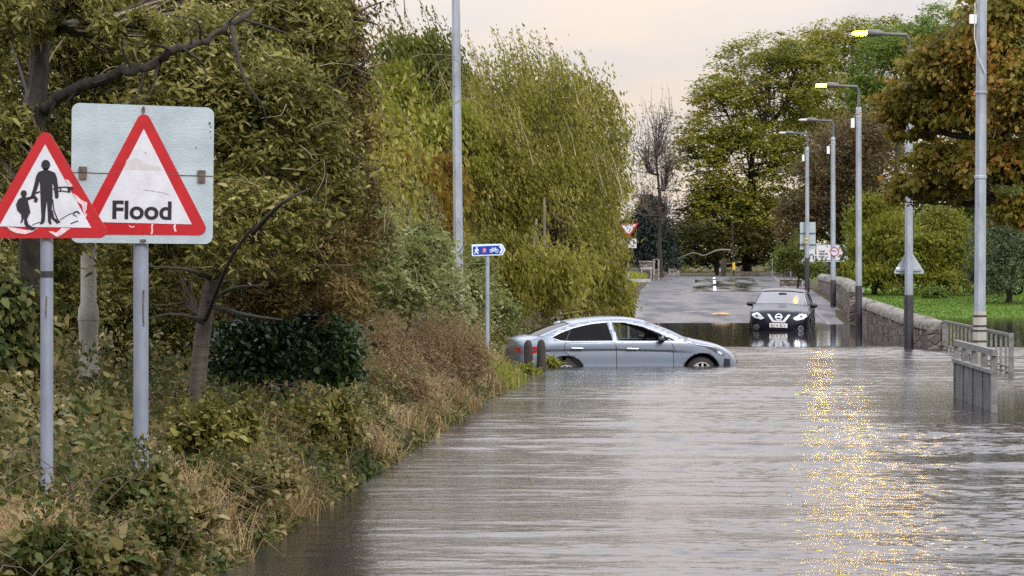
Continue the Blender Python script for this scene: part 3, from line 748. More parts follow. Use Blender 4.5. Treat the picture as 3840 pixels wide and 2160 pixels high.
def give_way():
    d = 165; s = F / d; c = at(2357, 930, d); gz = zg(c.x, d)
    t = empty('give_way_sign', (c.x, d, gz), 'inverted red and white triangle above a small white plate, half overgrown by leaves', 'road sign')
    z = lambda y: top_at(y, d, gz)
    MB().tube([(0, .06, -.2), (0, .06, z(838))], .045, 10).build('post', GALV, t, True)
    u = lambda x: (x - 2357) / s
    MB().prism(rpoly([(u(2318), z(836)), (u(2396), z(836)), (u(2357), z(894))], .03), 0, .015).build('red_triangle', SIGNR, t)
    MB().prism([(u(2328), z(842)), (u(2386), z(842)), (u(2357), z(882))], -.006, -.0005).build('white_panel', SIGNW, t)
    MB().prism(rpoly([(u(2324), z(897)), (u(2387), z(894)), (u(2387), z(930)), (u(2324), z(930))], .03), 0, .015).build('plate', SIGNW, t)
    m = MB()
    for q in ([(2352, 918), (2358, 908), (2366, 916)], [(2368, 902), (2378, 904), (2376, 918)], [(2370, 922), (2380, 924)]):
        m.prism(stroke([(u(x), z(y)) for x, y in q], .05), -.006, -.0005)
    m.build('symbol', SIGNK, t)
give_way()
def gate_pillar():
    d = 236; c = at(2524, 1045, d); s = F / d
    t = empty('gate_pillar', (c.x, d, c.z), 'squat stone gate pillar with domed cap at the far side of the junction', 'pillar')
    MB().box((0, 0, .35), (.85, .85, 1.1)).build('shaft', STONE, t, bevel=.03)
    MB().box((0, 0, .98), (1.0, 1.0, .18)).build('cap', COPE, t, bevel=.03)
    MB().lathe((0, 0, 1.068), [(.32, 0), (.30, .12), (.2, .24), (.05, .30)], 14).build('dome', COPE, t, True)
    MB().box((0, -.44, .38), (.62, .02, .35)).build('inset_panel', COPE, t)
gate_pillar()
def parapet(px0, px1, py0, py1, d, label, mat=STONE, cap=True):
    a, b = at(px0, py1, d), at(px1, py0, d); w_ = b.x - a.x; h = b.z - a.z
    t = empty('low_wall', (a.x + w_ / 2, d, a.z), label, 'wall', 'low walls at the bridge ends')
    MB().box((0, 0, h / 2 - .25), (w_, .45, h + .5)).build('wall_body', RUBBLE, t, bevel=.03)
    MB().box((0, 0, h + .05), (w_ + .08, .55, .10)).build('coping', COPE, t, bevel=.03)
parapet(2398, 2456, 985, 1045, 204, 'short stone wall by white rails left of the road crest')
parapet(2925, 2985, 1005, 1062, 214, 'ivy-topped stone wall beside a thin railing right of the road crest')
parapet(2925, 3035, 1052, 1078, 180, 'long low parapet in front of the ivy bush, right of the road')
def rails(px0, px1, py0, py1, d, label, mat, n=3, rr=.04):
    a, b = at(px0, py1, d), at(px1, py0, d); w_ = b.x - a.x; h = b.z - a.z
    t = empty('metal_railing', (a.x, d, a.z), label, 'railing', 'thin railings at the junction')
    for i in range(n): MB().bar((w_ * i / (n - 1), 0, -.2), (w_ * i / (n - 1), 0, h), rr * 1.6).build('post', mat, t)
    MB().bar((0, 0, h), (w_, 0, h), rr).build('top_rail', mat, t)
    MB().bar((0, 0, h * .5), (w_, 0, h * .5), rr).build('middle_rail', mat, t)
rails(2452, 2470, 972, 1050, 200, 'short grey railing at the left end of the road crest', STONE, 2, .06)
rails(2896, 3000, 972, 1048, 213, 'thin pale railing above the ivy-topped stone wall', CONC, 4, .04)
def board(px0, px1, py0, py1, d, label):
    a, b = at(px0, py1, d), at(px1, py0, d); w_ = b.x - a.x; h = b.z - a.z
    t = empty('white_board', (a.x + w_ / 2, d, a.z), label, 'board', 'white boards left of the road')
    MB().box((0, 0, h / 2), (w_, .05, h)).build('panel', CONC, t)
    for k in (-.4, .4): MB().bar((w_ * k, .06, -.7), (w_ * k, .06, h), .06).build('leg', CONC, t)
board(2402, 2446, 1003, 1010, 203.4, 'thin white board across the short stone wall')
board(2325, 2440, 1046, 1058, 175, 'long white plank edging the grassy verge by the give-way post')
MB_ = MB().tube([at(2706, 1045, 222), at(2712, 1005, 222), at(2718, 968, 222)], [.24, .21, .16], 9).build('tree_stump', BARKC, None, True)
tag(MB_, 'leaning broken reddish trunk beyond the road crest', 'stump')
def marker(px, py0, py1, d, mat, label, w_=.10):
    a, b = at(px, py1, d), at(px, py0, d)
    t = empty('marker_post', (a.x, d, a.z - .3), label, 'post')
    h = b.z - a.z + .3
    MB().box((0, 0, h / 2), (w_, w_ * .6, h)).build('post', mat, t, bevel=.01)
    MB().box((0, -w_ * .3 - .004, h - .15), (w_ * .8, .008, .16)).build('reflector', SIGNW, t)
marker(2700, 1004, 1035, 219, BARKP, 'slim pale marker post beside the leaning broken trunk')
def yellow_pole():
    d = 232; a = at(2752, 1040, d); s = F / d
    t = empty('telegraph_pole', a, 'thin dark pole with yellow band, behind the leaning broken trunk', 'pole')
    MB().tube([(0, 0, -.3), (-.12, 0, 4.0)], .055, 8).build('pole', BARK, t, True)
    MB().tube([(0, 0, .5), (-.02, 0, 1.0)], .10, 8).build('yellow_band', YELLOW, t, True)
yellow_pole()
a = at(2812, 1032, 221)
t = empty('wooden_sleeper', a, 'weathered timber beam lying beyond the road crest', 'beam')
MB().box((0, 0, .1), (1.3, .25, .25)).build('beam', M('grey_sleeper', (.16, .13, .10), .8, 0, .4, 8), t, bevel=.02)
for x in (-.45, .45): MB().box((x, 0, -.15), (.2, .22, .3)).build('foot', WOODDK, t)
# floating debris
a = wat(2703, 1183, .1)
q = MB(); q.tube([(-.33, 0, 0), (-.1, .02, .015), (.15, 0, .01), (.36, -.03, 0)], [.02, .05, .055, .015], 7)
o = q.build('driftwood', WOODTAN, None, True); o.location = (a.x, a.y, a.z + .04); tag(o, 'tan splinter of wood washed up on the wet road', 'driftwood')
# ------------------------------------------------------------------ cars
def inpoly(p, poly):
    x, y = p; c = False; n = len(poly)
    for i in range(n):
        x1, y1 = poly[i]; x2, y2 = poly[i - 1]
        if (y1 > y) != (y2 > y) and x < (x2 - x1) * (y - y1) / (y2 - y1) + x1: c = not c
    return c
def dense(poly, step, closed=True):
    o = []; n = len(poly)
    for i in range(n if closed else n - 1):
        a, b = Vector(poly[i]), Vector(poly[(i + 1) % n]); k = max(1, int((b - a).length / step))
        o += [tuple(a.lerp(b, j / k)) for j in range(k)]
    if not closed: o.append(tuple(poly[-1]))
    return o
def region(outer, holes=(), step=.06, lines=()):
    outer = dense(outer, step); hs = [dense(h, step) for h in holes]
    vs, es = [], []
    for lp in [outer] + hs:
        n0 = len(vs); vs += [Vector(p) for p in lp]; es += [(n0 + i, n0 + (i + 1) % len(lp)) for i in range(len(lp))]
    for ln in lines:
        vs += [Vector(p) for p in dense(ln, step, False) if inpoly(p, outer) and not any(inpoly(p, h) for h in hs)]
    xs = [p[0] for p in outer]; zs = [p[1] for p in outer]
    for a in np.arange(min(xs) + step * .37, max(xs), step):
        for b in np.arange(min(zs) + step * .41, max(zs), step):
            if inpoly((a, b), outer) and not any(inpoly((a, b), h) for h in hs): vs.append(Vector((a, b)))
    V, E, Fc, *_ = delaunay_2d_cdt(vs, es, [], 0, 1e-5)
    V = [tuple(v) for v in V]; keep = []
    for f in Fc:
        c = (sum(V[i][0] for i in f) / len(f), sum(V[i][1] for i in f) / len(f))
        if inpoly(c, outer) and not any(inpoly(c, h) for h in hs): keep.append(tuple(f))
    return V, keep
def catmull(P, k=5):
    P = np.asarray(P, float); o = []
    for i in range(len(P) - 1):
        p0, p1, p2, p3 = P[max(i - 1, 0)], P[i], P[i + 1], P[min(i + 2, len(P) - 1)]
        for t in np.arange(k) / k:
            o.append(.5 * (2 * p1 + (p2 - p0) * t + (2 * p0 - 5 * p1 + 4 * p2 - p3) * t * t + (3 * p1 - p0 - 3 * p2 + p3) * t ** 3))
    o.append(P[-1]); return np.array(o)
def offset_poly(poly, d):
    n = len(poly); o = []
    area = sum(poly[i - 1][0] * poly[i][1] - poly[i][0] * poly[i - 1][1] for i in range(n)); sg = 1 if area > 0 else -1
    for i in range(n):
        p = Vector(poly[i]); a = (p - Vector(poly[i - 1])).normalized(); b = (Vector(poly[(i + 1) % n]) - p).normalized()
        nn = (Vector((a.y, -a.x)) + Vector((b.y, -b.x))).normalized(); o.append(tuple(p + nn * d * sg))
    return o
TYRE = M('tyre_rubber', (.014, .014, .014), .8)
ALLOY = M('alloy_rim', (.62, .63, .64), .3, .8)
LINER = M('arch_liner_black', (.006, .006, .006), .9)
CHROME = M('bright_trim', (.55, .57, .60), .25, .9)
SEAM = M('panel_gap', (.02, .02, .022), .7)
CABIN = M('cabin_trim_dark', (.035, .035, .038), .8)
CABINL = M('cabin_trim_light', (.30, .29, .28), .8)
REDL = M('tail_lamp_red', (.50, .012, .012), .15, coat=1)
LAMPC = M('headlamp_clear', (.62, .66, .70), .12, .2, .35, 14, coat=1)
LAMPD = M('headlamp_dark', (.06, .06, .07), .2, coat=1)
PLASTK = M('black_plastic', (.012, .012, .014), .45)
PLATEW = M('number_plate_white', (.72, .72, .70), .35)
class Car:
    def __init__(c, root, S, Wp, belt, tumble, paint, arches, zb=.16, crease=None):
        """S: stations rear-bottom to front-bottom (xe, ze, xc, zc); Wp: plan half width table; arches: (x, z, r)"""
        c.root, c.paint, c.belt, c.tumble, c.arches, c.crease = root, paint, belt, tumble, arches, crease
        c.S = catmull(S, 5); c.Wp = Wp; c.zb = zb
    def Wd(c, x, z):
        wp = np.interp(x, [p[0] for p in c.Wp], [p[1] for p in c.Wp])
        bz = np.interp(x, [p[0] for p in c.belt], [p[1] for p in c.belt])
        up = max(0., z - bz); lo = max(0., bz - z)
        wv = wp - .012 * math.exp(-((z - bz) / .05) ** 2) * 0 - c.tumble * up - .10 * up * up
        wv -= .06 * (lo / .75) ** 2 * (1 + .8 * max(0, (lo - .45)))
        wv -= .015 * math.exp(-((z - (bz - .42)) / .10) ** 2)
        if c.crease:
            zc = np.interp(x, [p[0] for p in c.crease], [p[1] for p in c.crease])
            fade = np.interp(x, [c.crease[0][0], c.crease[0][0] + .2, c.crease[-1][0] - .5, c.crease[-1][0]], [.6, 1, 1, 0])
            t = (zc - z) / .035
            if t > 0: wv -= .045 * fade * (min(t, 1)) * math.exp(-max(0, t - 1) * .10)
        return wv
    def ribbon(c, i0, i1, u0, u1, nu, off=0.):
        rows = []
        for k in range(i0, i1 + 1):
            xe, ze, xc, zc = c.S[k]; W = c.Wd(xe, ze); row = []
            for u in np.linspace(u0, u1, nu):
                b = 1 - abs(u) ** 2.6
                row.append((xe + (xc - xe) * b, u * W, ze + (zc - ze) * b + off))
            rows.append(row)
        return np.array(rows)
    def shell(c, glass, windows, sides=(-1, 1), wins_open=()):
        """glass: list of (i0, i1, umax) station ranges left open for the screens"""
        n = len(c.S); q = QM(); cuts = sorted(glass)
        i = 0
        for g0, g1, um in cuts:
            q.grid(c.ribbon(i, g0, -1, 1, 25)); q.grid(c.ribbon(g0, g1, -1, -um, 4)); q.grid(c.ribbon(g0, g1, um, 1, 4)); i = g1
        q.grid(c.ribbon(i, n - 1, -1, 1, 25))
        V = [np.concatenate(q.V)]; I = [np.concatenate(q.I)]; nv = q.n
        outer = [(p[0], p[1]) for p in c.S]; outer = outer + [(c.S[-1][0], c.zb), (c.S[0][0], c.zb)]
        hs = list(windows) + [circ(ax, az, ar, n=40) for ax, az, ar in c.arches]
        lines = []
        if c.crease: lines = [[(x, z + o) for x, z in c.crease] for o in (.014, 0, -.012, -.024, -.035, -.050)]
        P, T = region(outer, hs, .055, lines)
        me = bpy.data.meshes.new('body'); vs = [tuple(v) for v in V[0]]; fs = [tuple(f[::-1]) for f in I[0]]
        for sd in sides:
            n0 = len(vs); vs += [(x, sd * c.Wd(x, z), z) for x, z in P]; fs += [tuple(k + n0 for k in (t if sd < 0 else t[::-1])) for t in T]
        me.from_pydata(vs, [], fs); me.update()
        c.bodymesh = (vs, fs)
        c.bvh = BVHTree.FromPolygons([Vector(v) for v in vs], fs)
        c.body = link('body', me, c.paint, c.root, True)
        sd = c.body.modifiers.new('skin', 'SOLIDIFY'); sd.thickness = .012; sd.offset = 0
        return c.body
    def side_patch(c, name, poly, mat, sd, off=.004, step=.05, parent=None, skirt=True, holes=()):
        P, T = region(poly, holes, step)
        vs = [(x, sd * (c.Wd(x, z) + off), z) for x, z in P]; fs = [tuple(t if sd < 0 else t[::-1]) for t in T]
        me = bpy.data.meshes.new(name); me.from_pydata(vs, [], fs); me.update()
        o = link(name, me, mat, parent or c.root, True)
        return o
    def side_line(c, name, pts, wd, mat, sd, off=.004, closed=False, parent=None, sub=.05):
        pts = dense(pts, sub, closed)
        if closed: pts = pts + [pts[0]]
        q = QM(); rows = []
        for i, p in enumerate(pts):
            a = Vector(pts[max(i - 1, 0)] if not (closed and i == 0) else pts[-2]); b = Vector(pts[min(i + 1, len(pts) - 1)] if not (closed and i == len(pts) - 1) else pts[1])
            t = (b - a).normalized(); nn = Vector((-t.y, t.x)); p = Vector(p)
            p1, p2 = p + nn * wd / 2, p - nn * wd / 2
            rows.append([(p1.x, sd * (c.Wd(*p1) - .006), p1.y), (p1.x, sd * (c.Wd(*p1) + off), p1.y), (p2.x, sd * (c.Wd(*p2) + off), p2.y), (p2.x, sd * (c.Wd(*p2) - .006), p2.y)])
        G = np.array(rows); q.grid(G)
        return q.build(name, mat, parent or c.root, False)
    def front_patch(c, name, poly, mat, off=.008, direction=-1, step=.04, holes=(), parent=None, thick=.012):
        """poly in (y, z) projected along x onto the shell; direction -1: onto the front, 1: onto the rear"""
        P, T = region(poly, holes, step); pts = []
        for y, z in P:
            hit = c.bvh.ray_cast(Vector((-4 * direction, y, z)), Vector((direction, 0, 0)))[0]
            x = hit.x if hit else (c.S[-1][2] - .1 if direction < 0 else c.S[0][2] + .1)
            pts.append((x - direction * off, y, z))
        vs = pts + [(x + direction * thick, y, z) for x, y, z in pts]; n = len(pts)
        fs = [tuple(t if direction < 0 else t[::-1]) for t in T]
        edges = {}
        for t in T:
            for i in range(len(t)):
                e = (t[i], t[(i + 1) % len(t)])
                if (e[1], e[0]) in edges: del edges[(e[1], e[0])]
                else: edges[e] = 1
        fs += [(a, a + n, b + n, b) for a, b in edges]
        me = bpy.data.meshes.new(name); me.from_pydata(vs, [], fs); me.update()
        return link(name, me, mat, parent or c.root, False)
    def wheel(c, x, z, r, sd, y, spokes=10, wide=.21):
        w_ = empty('wheel', (x, sd * y, z)); w_.parent = c.root
        q = QM(); prof = []
        for a in np.linspace(0, 1, 13):
            th = math.pi * (a); prof.append((r - .012 - .10 * abs(math.cos(th)) ** 3, (-.5 + a) * wide))
        prof = [(r * .66, -wide / 2 + .01)] + prof + [(r * .66, wide / 2 - .01)]
        G = np.array([[(rr * math.cos(t), yy * sd, rr * math.sin(t)) for rr, yy in prof] for t in np.linspace(0, 2 * math.pi, 41)]); q.grid(G)
        q.build('tyre', TYRE, w_)
        m = MB(); n = 28
        for ro, ri in ((.68, .60),):
            o, i = circ(0, 0, r * ro, n=n), circ(0, 0, r * ri, n=n)
            for k in range(n): m.prism([o[k], o[(k + 1) % n], i[(k + 1) % n], i[k]], sd * (wide / 2 - .05), sd * (wide / 2 - .012))
        for k in range(spokes):
            a = 2 * math.pi * k / spokes + .2; ca, sa = math.cos(a), math.sin(a)
            m.prism([(ca * r * .14 - sa * .024, sa * r * .14 + ca * .024), (ca * r * .62 - sa * .018, sa * r * .62 + ca * .018), (ca * r * .62 + sa * .018, sa * r * .62 - ca * .018), (ca * r * .14 + sa * .024, sa * r * .14 - ca * .024)], sd * (wide / 2 - .055), sd * (wide / 2 - .03))
        m.prism(circ(0, 0, r * .18, n=14), sd * (wide / 2 - .06), sd * (wide / 2 - .022))
        m.build('rim', ALLOY, w_)
        MB().prism(circ(0, 0, r * .6, n=24), sd * (-.02), sd * (.02)).build('brake_disc', LINER, w_)
    def liner(c, x, z, r, sd, y):
        q = QM(); G = np.array([[(x + rr * math.cos(t), sd * yy, z + rr * math.sin(t)) for rr, yy in ((r + .004, y), (r + .004, y - .34), (.02, y - .34))] for t in np.linspace(-.4, math.pi + .4, 25)]); q.grid(G)
        q.build('wheel_arch', LINER, c.root)
    def screen(c, name, i0, i1, um, mat, inset=-.004):
        q = QM(); q.grid(c.ribbon(i0, i1, -um, um, 21, inset)[:, ::-1]); return q.build(name, mat, c.root)
    def seat(c, x, y, z, mat):
        s = MB().box((0, 0, .10), (.52, .48, .16)).build('seat', mat, c.root, bevel=.05); s.location = (x, y, z)
        b = MB(); b.box((-.33, 0, .42), (.15, .46, .60), Matrix.Rotation(R(-20), 3, 'Y')).build('backrest', mat, s, bevel=.05)
        b = MB(); b.box((-.46, 0, .80), (.10, .26, .18), Matrix.Rotation(R(-14), 3, 'Y')).build('headrest', mat, s, bevel=.04)
    def mirror(c, x, z, sd, mat, size=(.13, .21, .15)):
        y = sd * (c.Wd(x, z) + .10)
        m = empty('door_mirror', (x, y, z)); m.parent = c.root
        q = QM(); rows = []
        for t in np.linspace(0, 1, 7):
            sc = (1 - (2 * t - 1) ** 4) ** .5 if 0 < t < 1 else .25
            rows.append([((math.cos(a) * size[0] * .5 * sc) + .02 * math.cos(a) ** 2, (t - .5) * size[1], math.sin(a) * size[2] * .5 * sc * (1 - .2 * t if sd > 0 else .8 + .2 * t)) for a in np.linspace(0, 2 * math.pi, 15)])
        q.grid(np.array(rows)); q.build('housing', mat, m)
        MB().bar((0, -sd * .02, -.03), (-.02, -sd * .16, -.07), .04, .05).build('stalk', PLASTK, m)
def silver_car():
    s = 187.0; d = F / s; a = R(9.5)
    # near side rear wheel at px 2123, front at 2638: mid point, car origin half a width farther
    xm = ((2123 + 2638) / 2 - CX) / s
    wb_mid = .075; yw = .90
    ox = xm - wb_mid * math.cos(a) - yw * math.sin(a); oy = d - wb_mid * math.sin(a) + yw * math.cos(a)
    root = empty('saloon_car', (ox, oy, -.485), 'silver-blue fastback saloon stranded sideways in the flood, driver window open', 'car', 'cars stranded in the flood', a)
    root.rotation_euler = (0, R(-.9), a)
    PAINT = M('silver_blue_paint', (.185, .222, .277), .34, .3, coat=.4)
    S = [(-2.12, .20, -2.22, .20), (-2.17, .45, -2.29, .45), (-2.18, .70, -2.30, .72), (-2.16, .92, -2.29, 1.00), (-2.08, 1.005, -2.27, 1.065), (-1.95, 1.05, -2.12, 1.105),
         (-1.80, 1.10, -1.98, 1.135), (-1.45, 1.235, -1.56, 1.30), (-1.12, 1.335, -1.17, 1.405), (-.78, 1.395, -.80, 1.455), (-.35, 1.425, -.35, 1.475), (.05, 1.405, .07, 1.455), (.40, 1.32, .46, 1.375),
         (.78, 1.175, .90, 1.215), (1.14, 1.00, 1.30, 1.03), (1.42, .915, 1.60, .955), (1.66, .855, 1.86, .89), (1.86, .785, 2.08, .80), (2.00, .69, 2.24, .69), (2.08, .57, 2.34, .56), (2.10, .42, 2.36, .42), (2.06, .20, 2.30, .20)]
    Wp = [(-2.4, .64), (-2.28, .74), (-2.1, .825), (-1.7, .885), (-1.0, .905), (.8, .9075), (1.4, .895), (1.75, .85), (1.98, .76), (2.1, .66), (2.36, .5)]
    belt = [(-2.4, .92), (-1.5, .965), (-.3, .955), (.7, .935), (1.1, .92), (1.7, .84), (2.1, .70)]
    crease = [(-2.05, .85), (-1.3, .855), (-.3, .845), (.7, .80), (1.35, .765)]
    c = Car(root, S, Wp, belt, .36, PAINT, [(-1.31, .335, .385), (1.46, .335, .385)], crease=crease)
    dlo = [(-1.60, 1.085), (-1.42, 1.175), (-1.148, 1.272), (-.80, 1.345), (-.424, 1.378), (-.10, 1.368), (.25, 1.290), (.55, 1.170), (.80, 1.058), (.985, .972), (.68, .965), (-.275, .990), (-1.2, 1.000), (-1.42, 1.018)]
    # the two side openings: rear door + quarter light, and front door
    rear = [(-1.58, 1.083), (-1.42, 1.165), (-1.148, 1.260), (-.80, 1.332), (-.455, 1.362), (-.36, 1.02), (-.375, 1.008), (-1.2, 1.016), (-1.41, 1.032)]
    front = [(-.345, 1.360), (-.10, 1.352), (.25, 1.272), (.52, 1.160), (.66, 1.095), (.62, .985), (-.24, 1.008)]
    quart = [(.70, 1.075), (.80, 1.030), (.93, .985), (.67, .985)]
    c.shell([(30, 39, .86), (60, 70, .90)], [rear, front, quart])
    SG = glassmat('tinted_glass', (.08, .08, .08), -.026); CG = glassmat('clear_glass', (.70, .74, .74), .06)
    c.screen('rear_window', 30, 39, .86, SG); c.screen('windscreen', 60, 70, .90, CG)
    for sd in (-1, 1):
        c.side_patch('rear_side_window', rear, SG, sd, -.010)
        c.side_patch('quarter_window', quart, SG, sd, -.010)
        if sd > 0: c.side_patch('front_side_window', front, CG, sd, -.010)
        c.side_line('window_trim', offset_poly(dlo, .004), .017, CHROME, sd, .008, True)
        c.side_line('window_pillar', [(-.405, 1.365), (-.31, .998)], .075, PLASTK, sd, .003)
        c.side_line('window_pillar', [(-1.19, 1.245), (-1.31, 1.012)], .022, PLASTK, sd, .002)
        c.side_line('panel_gap', [(-.32, .985), (-.285, .85), (-.27, .20)], .014, SEAM, sd, .007)
        c.side_line('panel_gap', [(.83, .965), (.88, .85), (.90, .20)], .014, SEAM, sd, .007)
        c.side_line('panel_gap', [(-1.31, .995), (-1.345, .90), (-1.33, .80), (-1.20, .69), (-.98, .50), (-.89, .38)], .014, SEAM, sd, .007)
        c.side_line('panel_gap', [(1.10, .965), (1.18, .93), (1.40, .875), (1.62, .825)], .010, SEAM, sd, .007)
        for hx, hz in ((-1.10, .868), (.03, .835)):
            c.side_patch('handle_recess', circ(hx + .02, hz - .022, .085, .034), SEAM, sd, .002)
            h = c.side_line('door_handle', [(hx - .11, hz + .004), (hx + .13, hz - .006)], .028, CHROME, sd, .035)
        c.side_patch('tail_lamp', [(-2.16, .74), (-2.15, .87), (-2.05, .915), (-1.88, .92), (-1.70, .905), (-1.78, .84), (-1.95, .77), (-2.06, .735)], REDL, sd, .008, .03)
        c.side_patch('head_lamp', [(1.50, .862), (1.68, .835), (1.84, .765), (1.97, .685), (1.90, .655), (1.80, .70), (1.62, .80)], LAMPD, sd, .008, .03)
        c.side_patch('head_lamp_lens', [(1.80, .765), (1.87, .735), (1.93, .695), (1.88, .675), (1.80, .715)], LAMPC, sd, .012, .03)
        c.side_line('head_lamp_rim', [(1.48, .872), (1.66, .848), (1.76, .81)], .016, CHROME, sd, .010)
        c.side_patch('bumper_grille', [(1.95, .60), (2.09, .58), (2.10, .40), (2.0, .38), (1.93, .46)], PLASTK, sd, .010, .04)
        for x in (-1.31, 1.46):
            c.wheel(x, .325, .33, sd, .795); c.liner(x, .335, .385, sd, .893)
    c.front_patch('rear_lamp', [(-.72, .80), (-.72, .90), (-.34, .92), (-.30, .86), (-.45, .80)], REDL, .008, 1)
    c.front_patch('rear_lamp', [(.72, .80), (.72, .90), (.34, .92), (.30, .86), (.45, .80)], REDL, .008, 1)
    c.front_patch('grille', [(-.42, .48), (.42, .48), (.38, .70), (-.38, .70)], PLASTK, .010, -1)
    c.front_patch('bumper_reflector', [(-.70, .56), (-.46, .56), (-.46, .60), (-.70, .61)], CHROME, .008, 1)
    # roof fin, mirrors, cabin
    q = QM(); q.grid(np.array([[(-1.42 + .16 * t + .07 * zz, (1 - abs(2 * t - 1)) * .022 * (1 - zz) * sd, 1.335 + .035 * t + zz * .07 * (1 - .55 * t)) for zz in (0, .5, 1)] for sd in (-1, 1) for t in np.linspace(0, 1, 6)]).reshape(12, 3, 3)); q.build('roof_fin', PAINT, root)
    for sd in (-1, 1): c.mirror(.60, 1.00, sd, PLASTK, (.14, .19, .15))
    MB().box((-.1, 0, .25), (3.0, 1.5, .06)).build('floor_pan', CABIN, root)
    for sd in (-1, 1): MB().box((-.2, sd * .80, .60), (2.2, .03, .66)).build('door_card', CABIN, root)
    MB().box((.98, 0, .82), (.35, 1.42, .22)).build('dashboard', CABIN, root, bevel=.05)
    MB().box((-1.75, 0, .92), (.7, 1.3, .06)).build('parcel_shelf', CABIN, root)
    for y in (-.38, .38): c.seat(.10, y, .38, CABIN); c.seat(-.80, y, .40, CABIN)
    m = MB(); n = 18; ring = [Vector((.62 + .06 * math.sin(t), -.38 + .185 * math.cos(t), .90 + .175 * math.sin(t))) for t in np.linspace(0, 2 * math.pi, n + 1)]
    m.tube(ring, .016, 8, False); m.bar((.60, -.55, .90), (.60, -.21, .90), .03).bar((.60, -.38, .90), (.85, -.38, .84), .05)
    m.build('steering_wheel', PLASTK, root)
    for sd in (-1, 1): MB().bar((.35, sd * .62, 1.345), (1.18, sd * .74, .99), .05, .07).build('pillar_trim', CABINL, root)
    MB().box((.44, -.05, 1.29), (.02, .22, .06)).build('rear_view_mirror', PLASTK, root)
    return c
silver_car()
def black_car():
    d = 101.3; X = (2956 - CX) * d / F
    zc = -.34
    b = R(-90 - 8.0)
    root = empty('black_hatchback', (X, d + 2.19, zc), 'black high-riding hatchback facing the camera, nose in the water, plate EJ14 SLV', 'car', 'cars stranded in the flood', b)
    root.rotation_euler = (R(-1.6), 0, b)
    PAINT = M('black_car_paint', (.006, .006, .013), .22, 0, spec=.25, coat=.12)
    S = [(-2.0, .22, -2.10, .22), (-2.06, .5, -2.18, .5), (-2.08, .80, -2.19, .82), (-2.02, 1.00, -2.14, 1.03), (-1.90, 1.22, -2.0, 1.28), (-1.66, 1.43, -1.74, 1.51), (-1.2, 1.525, -1.22, 1.575), (-.6, 1.545, -.6, 1.592), (-.1, 1.525, -.06, 1.572), (.24, 1.455, .30, 1.50),
         (.62, 1.27, .72, 1.315), (1.00, 1.07, 1.16, 1.115), (1.30, .98, 1.50, 1.045), (1.58, .93, 1.84, .985), (1.80, .87, 2.05, .91), (1.93, .77, 2.14, .79), (1.98, .62, 2.18, .62), (1.99, .42, 2.19, .42), (1.95, .24, 2.14, .22)]
    Wp = [(-2.2, .70), (-2.0, .80), (-1.6, .87), (-.8, .90), (.9, .903), (1.5, .893), (1.75, .865), (1.93, .83), (2.0, .80), (2.2, .74)]
    belt = [(-2.2, 1.0), (.7, .98), (1.2, .93), (1.7, .84), (2.0, .75)]
    c = Car(root, S, Wp, belt, .40, PAINT, [(-1.30, .35, .41), (1.345, .35, .41)])
    rear = [(-1.55, 1.20), (-1.30, 1.37), (-.9, 1.44), (-.30, 1.45), (-.22, 1.06), (-1.3, 1.10)]
    front = [(-.22, 1.45), (.12, 1.40), (.48, 1.24), (.78, 1.06), (.70, 1.035), (-.14, 1.055)]
    c.shell([(21, 27, .84), (45, 54, .90)], [rear, front])
    SG = glassmat('dark_car_glass', (.08, .09, .09), -.02); WG = glassmat('wet_windscreen_glass', (.42, .50, .50), .18, .12)
    c.screen('rear_window', 21, 27, .84, SG); c.screen('windscreen', 45, 54, .90, WG)
    q = QM(); rows = c.ribbon(45, 54, -.915, -.885, 3, .006); q.grid(rows); q.grid(c.ribbon(45, 54, .885, .915, 3, .006)); q.build('screen_edge', CHROME, root)
    for sd in (-1, 1):
        c.side_patch('side_window', rear, SG, sd, -.008); c.side_patch('side_window', front, SG, sd, -.008)
        c.side_line('panel_gap', [(-.2, 1.03), (-.16, .30)], .014, SEAM, sd, .007); c.side_line('panel_gap', [(.95, 1.0), (.98, .30)], .014, SEAM, sd, .007)
        c.side_line('arch_trim', [(1.345 + .43 * math.cos(t), .35 + .43 * math.sin(t)) for t in np.linspace(.0, math.pi, 14)], .05, PLASTK, sd, .012)
        c.side_line('arch_trim', [(-1.30 + .43 * math.cos(t), .35 + .43 * math.sin(t)) for t in np.linspace(.0, math.pi, 14)], .05, PLASTK, sd, .012)
        for x in (-1.30, 1.345):
            c.wheel(x, .345, .345, sd, .79, 5); c.liner(x, .35, .41, sd, .89)
        m = c.mirror(.66, 1.105, sd, PLASTK, (.15, .25, .17))
        # lamps of the front: (y, z)
        c.front_patch('headlight', [(sd * .845, .925), (sd * .60, .855), (sd * .425, .715), (sd * .52, .665), (sd * .73, .71), (sd * .82, .79)], LAMPC, .012, -1, .03)
        c.front_patch('headlight_pupil', circ(sd * .66, .785, .045, n=12), LAMPD, .018, -1, .03)
        c.front_patch('fog_lamp_bezel', circ(sd * .66, .435, .085, n=16), CHROME, .012, -1, .03)
        c.front_patch('fog_lamp', circ(sd * .66, .435, .062, n=14), LAMPD, .018, -1, .03)
    c.front_patch('upper_grille', [(-.52, .85), (.52, .85), (.44, .71), (.22, .64), (-.22, .64), (-.44, .71)], PLASTK, .006, -1, .04)
    c.front_patch('grille_chevron', [(-.345, .835), (-.275, .835), (-.13, .655), (.13, .655), (.275, .835), (.345, .835), (.185, .60), (-.185, .60)], CHROME, .022, -1, .03)
    n = 18; o, i = circ(0, .760, .108, .100, n), circ(0, .760, .078, .072, n)
    c.front_patch('emblem', o, CHROME, .030, -1, .03, holes=[i])
    c.front_patch('emblem_bar', [(-.115, .742), (.115, .742), (.115, .778), (-.115, .778)], CHROME, .034, -1, .03)
